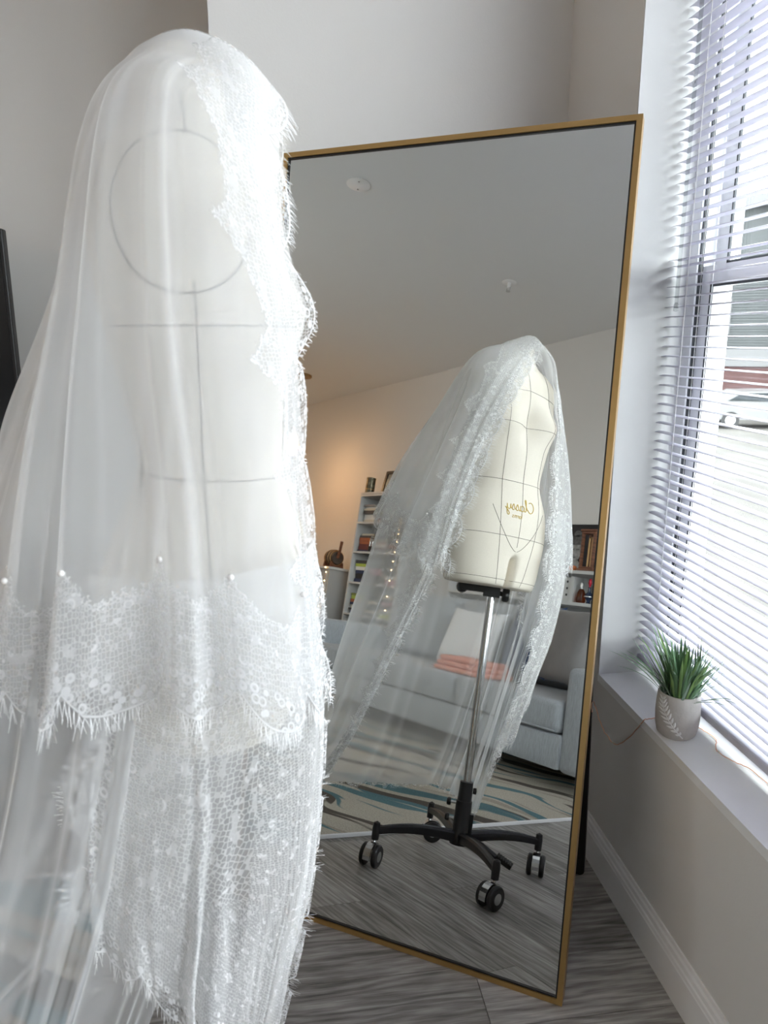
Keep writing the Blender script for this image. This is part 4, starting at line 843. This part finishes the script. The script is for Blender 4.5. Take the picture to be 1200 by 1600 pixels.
for zi, nm, hh in shelves:
    for stk, (x0, wdt) in enumerate(((-4.46,.21),(-4.21,.20),(-3.97,.20))):
        z = zi + .0005; i = 0; top = zi + hh*(.72 + .22*RNG.random()); where = ('by its left panel','in its middle','by its right panel')[stk]
        while i < 9:
            th = RNG.uniform(.018,.036)
            if z + th > top: break
            cn = list(cols)[RNG.choice(12, p=[.2,.14,.1,.1,.08,.08,.06,.05,.05,.04,.06,.04])]; a = RNG.normal(0,.006); w_ = wdt*RNG.uniform(.82,1.0); dp = RNG.uniform(.15,.2); yf = by1-.03-RNG.uniform(0,.03)
            b = empty('book', (x0+w_/2, yf-dp/2, z), '%s book, %s in the %s stack on the bookcase %s shelf' % (cn, ordn[i], {'by its left panel':'cabinet-side','in its middle':'middle','by its right panel':'sofa-side'}[where], nm), 'book', 'books lying in stacks in the white bookcase')
            x1 = x0 + w_; t = .0022
            cm = MB().box((x0,yf-dp,z),(x1,yf,z+t)).box((x0,yf-dp,z+th-t),(x1,yf,z+th)).box((x0,yf-t,z+t),(x1,yf,z+th-t)).build('cover', M['bk_'+cn], b)
            MB().box((x0+.003,yf-dp+.003,z+t),(x1-.003,yf-t,z+th-t)).build('pages', M['paper'], b)
            z += th + .0005; i += 1
# bottles on fourth-from-top shelf
for i, xx in enumerate((-4.235,-4.195)):
    b = empty('polish_bottle', (xx,-1.475,1.2375), 'small dark bottle with silver cap %s on the fifth bookcase shelf' % ('nearer the cabinet', 'nearer the sofa')[i], 'bottle', 'small bottles on the bookcase')
    MB().lathe([(0,.0),(.014,0),(.015,.045),(.007,.055),(0,.056)], (xx,-1.475,1.2375), n=14).build('body', M['black'], b, True); MB().lathe([(.008,.055),(.008,.10),(0,.10)], (xx,-1.475,1.2375), n=12).build('cap', M['silver'], b, True)
# framed picture and tin on top
fp = empty('framed_picture', (-4.21,-1.62,1.818), 'black framed print with cream mat leaning on top of the bookcase', 'picture')
f0 = Vector((-4.21,-1.64,1.8185)); fz = Vector((0,-.18,1)).normalized(); fy = Vector((0,1,.18)).normalized()
fb = MB()
for (a0,b0,a1,b1) in ((-.21,0,.21,.028),(-.21,.232,.21,.26),(-.21,.028,-.182,.232),(.182,.028,.21,.232)): fb.bbox(f0 + ex*(a0+a1)/2 + fz*(b0+b1)/2, (ex, fz, fy), ((a1-a0)/2,(b1-b0)/2,.012))
fb.build('frame', M['black'], fp)
MB().bbox(f0 + fz*.13 - fy*.004, (ex, fz, fy), (.183,.103,.002)).build('mat_board', M['paper'], fp)
for k_, (a, b, hw, hh_, mm) in enumerate(((-.075,.14,.022,.03,'charcoal'),(.03,.145,.035,.02,'charcoal'),(-.05,.06,.06,.022,'grey'),(.09,.07,.04,.02,'olive'))): MB().bbox(f0 + ex*a + fz*b - fy*.0005, (ex, fz, fy), (hw,hh_,.0015)).build('print_patch', M['bk_'+mm], fp)
MB().bbox(f0 + fz*.13 + fy*.006, (ex, fz, fy), (.183,.103,.001)).build('glazing', M['clear'], fp)
tn = empty('patterned_tin', (-4.415,-1.50,1.818), 'small dark patterned tin on top of the bookcase', 'tin')
MB().lathe([(0,0),(.045,0),(.045,.13),(.047,.132),(.047,.15),(0,.15)], (-4.415,-1.50,1.8185), n=24).build('body', pbsdf('patterned_tin', (.13,.11,.07), .35, .6, var=(28,.9)), tn, True)
MB().lathe([(.0455,.03),(.0462,.034),(.0455,.038)], (-4.415,-1.50,1.8185), n=24).build('band', M['brass'], tn)
# ------------------------------------------------------------------ corner cabinet with fairy lights
cc = empty('low_cabinet', (-5.0,-1.5,0), 'pale grey low cabinet hung with fairy lights beside the bookcase', 'cabinet')
M['palegrey'] = pbsdf('pale_grey_paint', (.40,.39,.38), .6)
MB().box((-5.45,-1.74,.0),(-4.66,-1.34,1.03)).build('body', M['palegrey'], cc); MB().rbox((-5.47,-1.75,1.03),(-4.63,-1.315,1.055),.004).build('top', M['white'], cc)
for x0, x1 in ((-5.43,-5.06),(-5.05,-4.68)):
    d_ = MB().rbox((x0,-1.34,.06),(x1,-1.325,1.0),.003).build('door', M['palegrey'], cc); MB().ball((x1-.04 if x0 < -5.2 else x0+.04,-1.315,.6), .012, 10).build('knob', M['silver'], d_, True)
fl2 = empty('fairy_lights', (-4.72,-1.3,1.06), 'string of warm glowing fairy lights hanging down the pale cabinet', 'string lights')
pth = [(-5.3,-1.31,1.058),(-5.0,-1.305,1.06),(-4.72,-1.305,1.05),(-4.66,-1.30,1.0),(-4.665,-1.30,.9),(-4.67,-1.30,.8),(-4.69,-1.30,.7),(-4.70,-1.30,.6),(-4.70,-1.30,.5),(-4.70,-1.30,.4),(-4.62,-1.29,.25),(-4.5,-1.28,.2)]
pw = cr(pth, 80); MB().tube(pw.tolist(), .0012, 4).build('wire', M['copper'], fl2)
for i in range(4, 80, 6): MB().ball(pw[i], .0055, 8).build('bulb', M['bulb'], fl2, True, label='warm glowing bulb')
fl3 = empty('fairy_lights', (-3.74,-1.43,1.3), 'string of warm fairy lights hanging down the right side of the bookcase', 'string lights')
pw = cr([(-3.76,-1.44,1.56),(-3.765,-1.44,1.48),(-3.77,-1.44,1.4),(-3.785,-1.44,1.2),(-3.80,-1.44,1.0),(-3.80,-1.44,.7)], 60); MB().tube(pw.tolist(), .0012, 4).build('wire', M['copper'], fl3)
for i in range(3, 60, 5): MB().ball(pw[i], .0055, 8).build('bulb', M['bulb'], fl3, True, label='warm glowing bulb')
# barrel ornament on the cabinet
br_ = empty('wooden_barrel', (-4.82,-1.5,1.056), 'small dark wooden barrel on a stand on the pale cabinet', 'barrel')
MB().lathe([(0,-.10),(.062,-.10),(.078,-.05),(.083,0),(.078,.05),(.062,.10),(0,.10)], (-4.84,-1.48,1.156), (1,.15,0), 24).build('barrel', M['darkwood'], br_, True)
for h in (-.07,-.03,.03,.07): MB().lathe([(.0765 if abs(h) > .05 else .084,h-.006),(.0765 if abs(h) > .05 else .084,h+.006),(.070,h+.006)], (-4.84,-1.48,1.156), (1,.15,0), 24).build('hoop', M['brass'], br_, True)
for xx in (-4.90,-4.78): MB().prism([(-.08,0),(.08,0),(.07,.06),(.03,.03),(-.03,.03),(-.07,.06)], (xx,-1.48,1.0555), (0,1,0), (0,0,1), (.02,0,0)).build('stand_foot', M['wood'], br_)
MB().tube([(-4.74,-1.46,1.16),(-4.70,-1.45,1.23),(-4.675,-1.44,1.32)], [.016,.014,.016], 10).build('handle', M['wood'], br_, True)
MB().rbox((-4.60,-1.24,.0),(-4.34,-.98,.33),.02,3).build('storage_basket', pbsdf('brown_wicker', (.07,.04,.025), .8, bump=(60,.9,(1,1,3))), None, True, label='dark brown wicker storage basket beside the pale cabinet', cat='basket')
cushion((-3.95,-.85,.09), (.20,.17,.085), e1=.5).build('bag', M['black'], None, 'all', label='soft black bag lying on the floor by the sofa', cat='bag')
# ------------------------------------------------------------------ ceiling fittings
cvp = empty('ceiling_cover_plate', (-1.851,.642,3.05), 'round white blank cover plate on the ceiling', 'cover plate')
MB().lathe([(0,-.008),(.062,-.008),(.068,-.004),(.068,0),(0,0)], (-1.851,.642,ZC), n=32).build('plate', M['trim'], cvp, True)
for dx, dy in ((.035,.02),(-.035,-.02)): MB().lathe([(0,-.0105),(.005,-.0105),(.005,-.008)], (-1.851+dx,.642+dy,ZC), n=10).build('screw', M['silver'], cvp)
spr = empty('fire_sprinkler', (-2.011,-.738,3.0), 'small white fire sprinkler on the ceiling', 'sprinkler')
MB().lathe([(0,-.004),(.045,-.004),(.05,0),(0,0)], (-2.011,-.738,ZC), n=24).build('escutcheon', M['trim'], spr, True)
MB().tube([(-2.011,-.738,ZC),(-2.011,-.738,ZC-.04)], .011, 10).build('body', M['trim'], spr, True)
MB().tube([(-2.025,-.738,ZC-.035),(-2.026,-.738,ZC-.055),(-2.011,-.738,ZC-.062),(-1.996,-.738,ZC-.055),(-1.997,-.738,ZC-.035)], .003, 6).lathe([(0,-.066),(.016,-.065),(.016,-.062),(0,-.062)], (-2.011,-.738,ZC), n=14).build('deflector', M['silver'], spr, True)
def pendant(PX, PY, PZ, pw, label):
    pn = empty('pendant_lamp', (PX, PY, PZ-.1), label, 'lamp', 'pendant lamps')
    MB().lathe([(0,-.022),(.075,-.022),(.08,-.016),(.08,0),(0,0)], (PX,PY,ZC), n=28).build('canopy', M['brass'], pn, True)
    MB().tube([(PX,PY,ZC-.02),(PX,PY,PZ+.10)], .003, 6).build('cord', M['black'], pn)
    MB().lathe([(.012,.12),(.02,.10),(.03,.08),(.075,-.04),(.078,-.04),(.034,.082),(.022,.103),(.014,.122)], (PX,PY,PZ), n=28).build('shade', M['shade'], pn, True)
    MB().ball((PX,PY,PZ-.01), .03, 14).build('bulb', M['hotbulb'], pn, True)
    ld = bpy.data.lights.new('pendant_glow', 'POINT'); ld.energy = pw; ld.color = (1,.56,.26); ld.shadow_soft_size = .05
    lo_ = bpy.data.objects.new('pendant_glow', ld); COL.objects.link(lo_); attach(lo_, pn); lo_.location = (PX, PY, PZ-.08)
M['shade'] = pbsdf('frosted_glass_shade', (.85,.75,.6), .4, emit=(1,.62,.28), estr=1.2); M['hotbulb'] = pbsdf('warm_bulb', (1,.8,.5), .3, emit=(1,.58,.25), estr=8.0)
pendant(-5.35, -1.076, 2.30, 5, 'small cone pendant lamp with a warm bulb hanging near the bookcase wall')
pendant(-6.15, .45, 2.30, 8, 'added small cone pendant lamp with a warm bulb, out of view over the open floor')  # unseen extra lamp, added to spread warm light at the far end
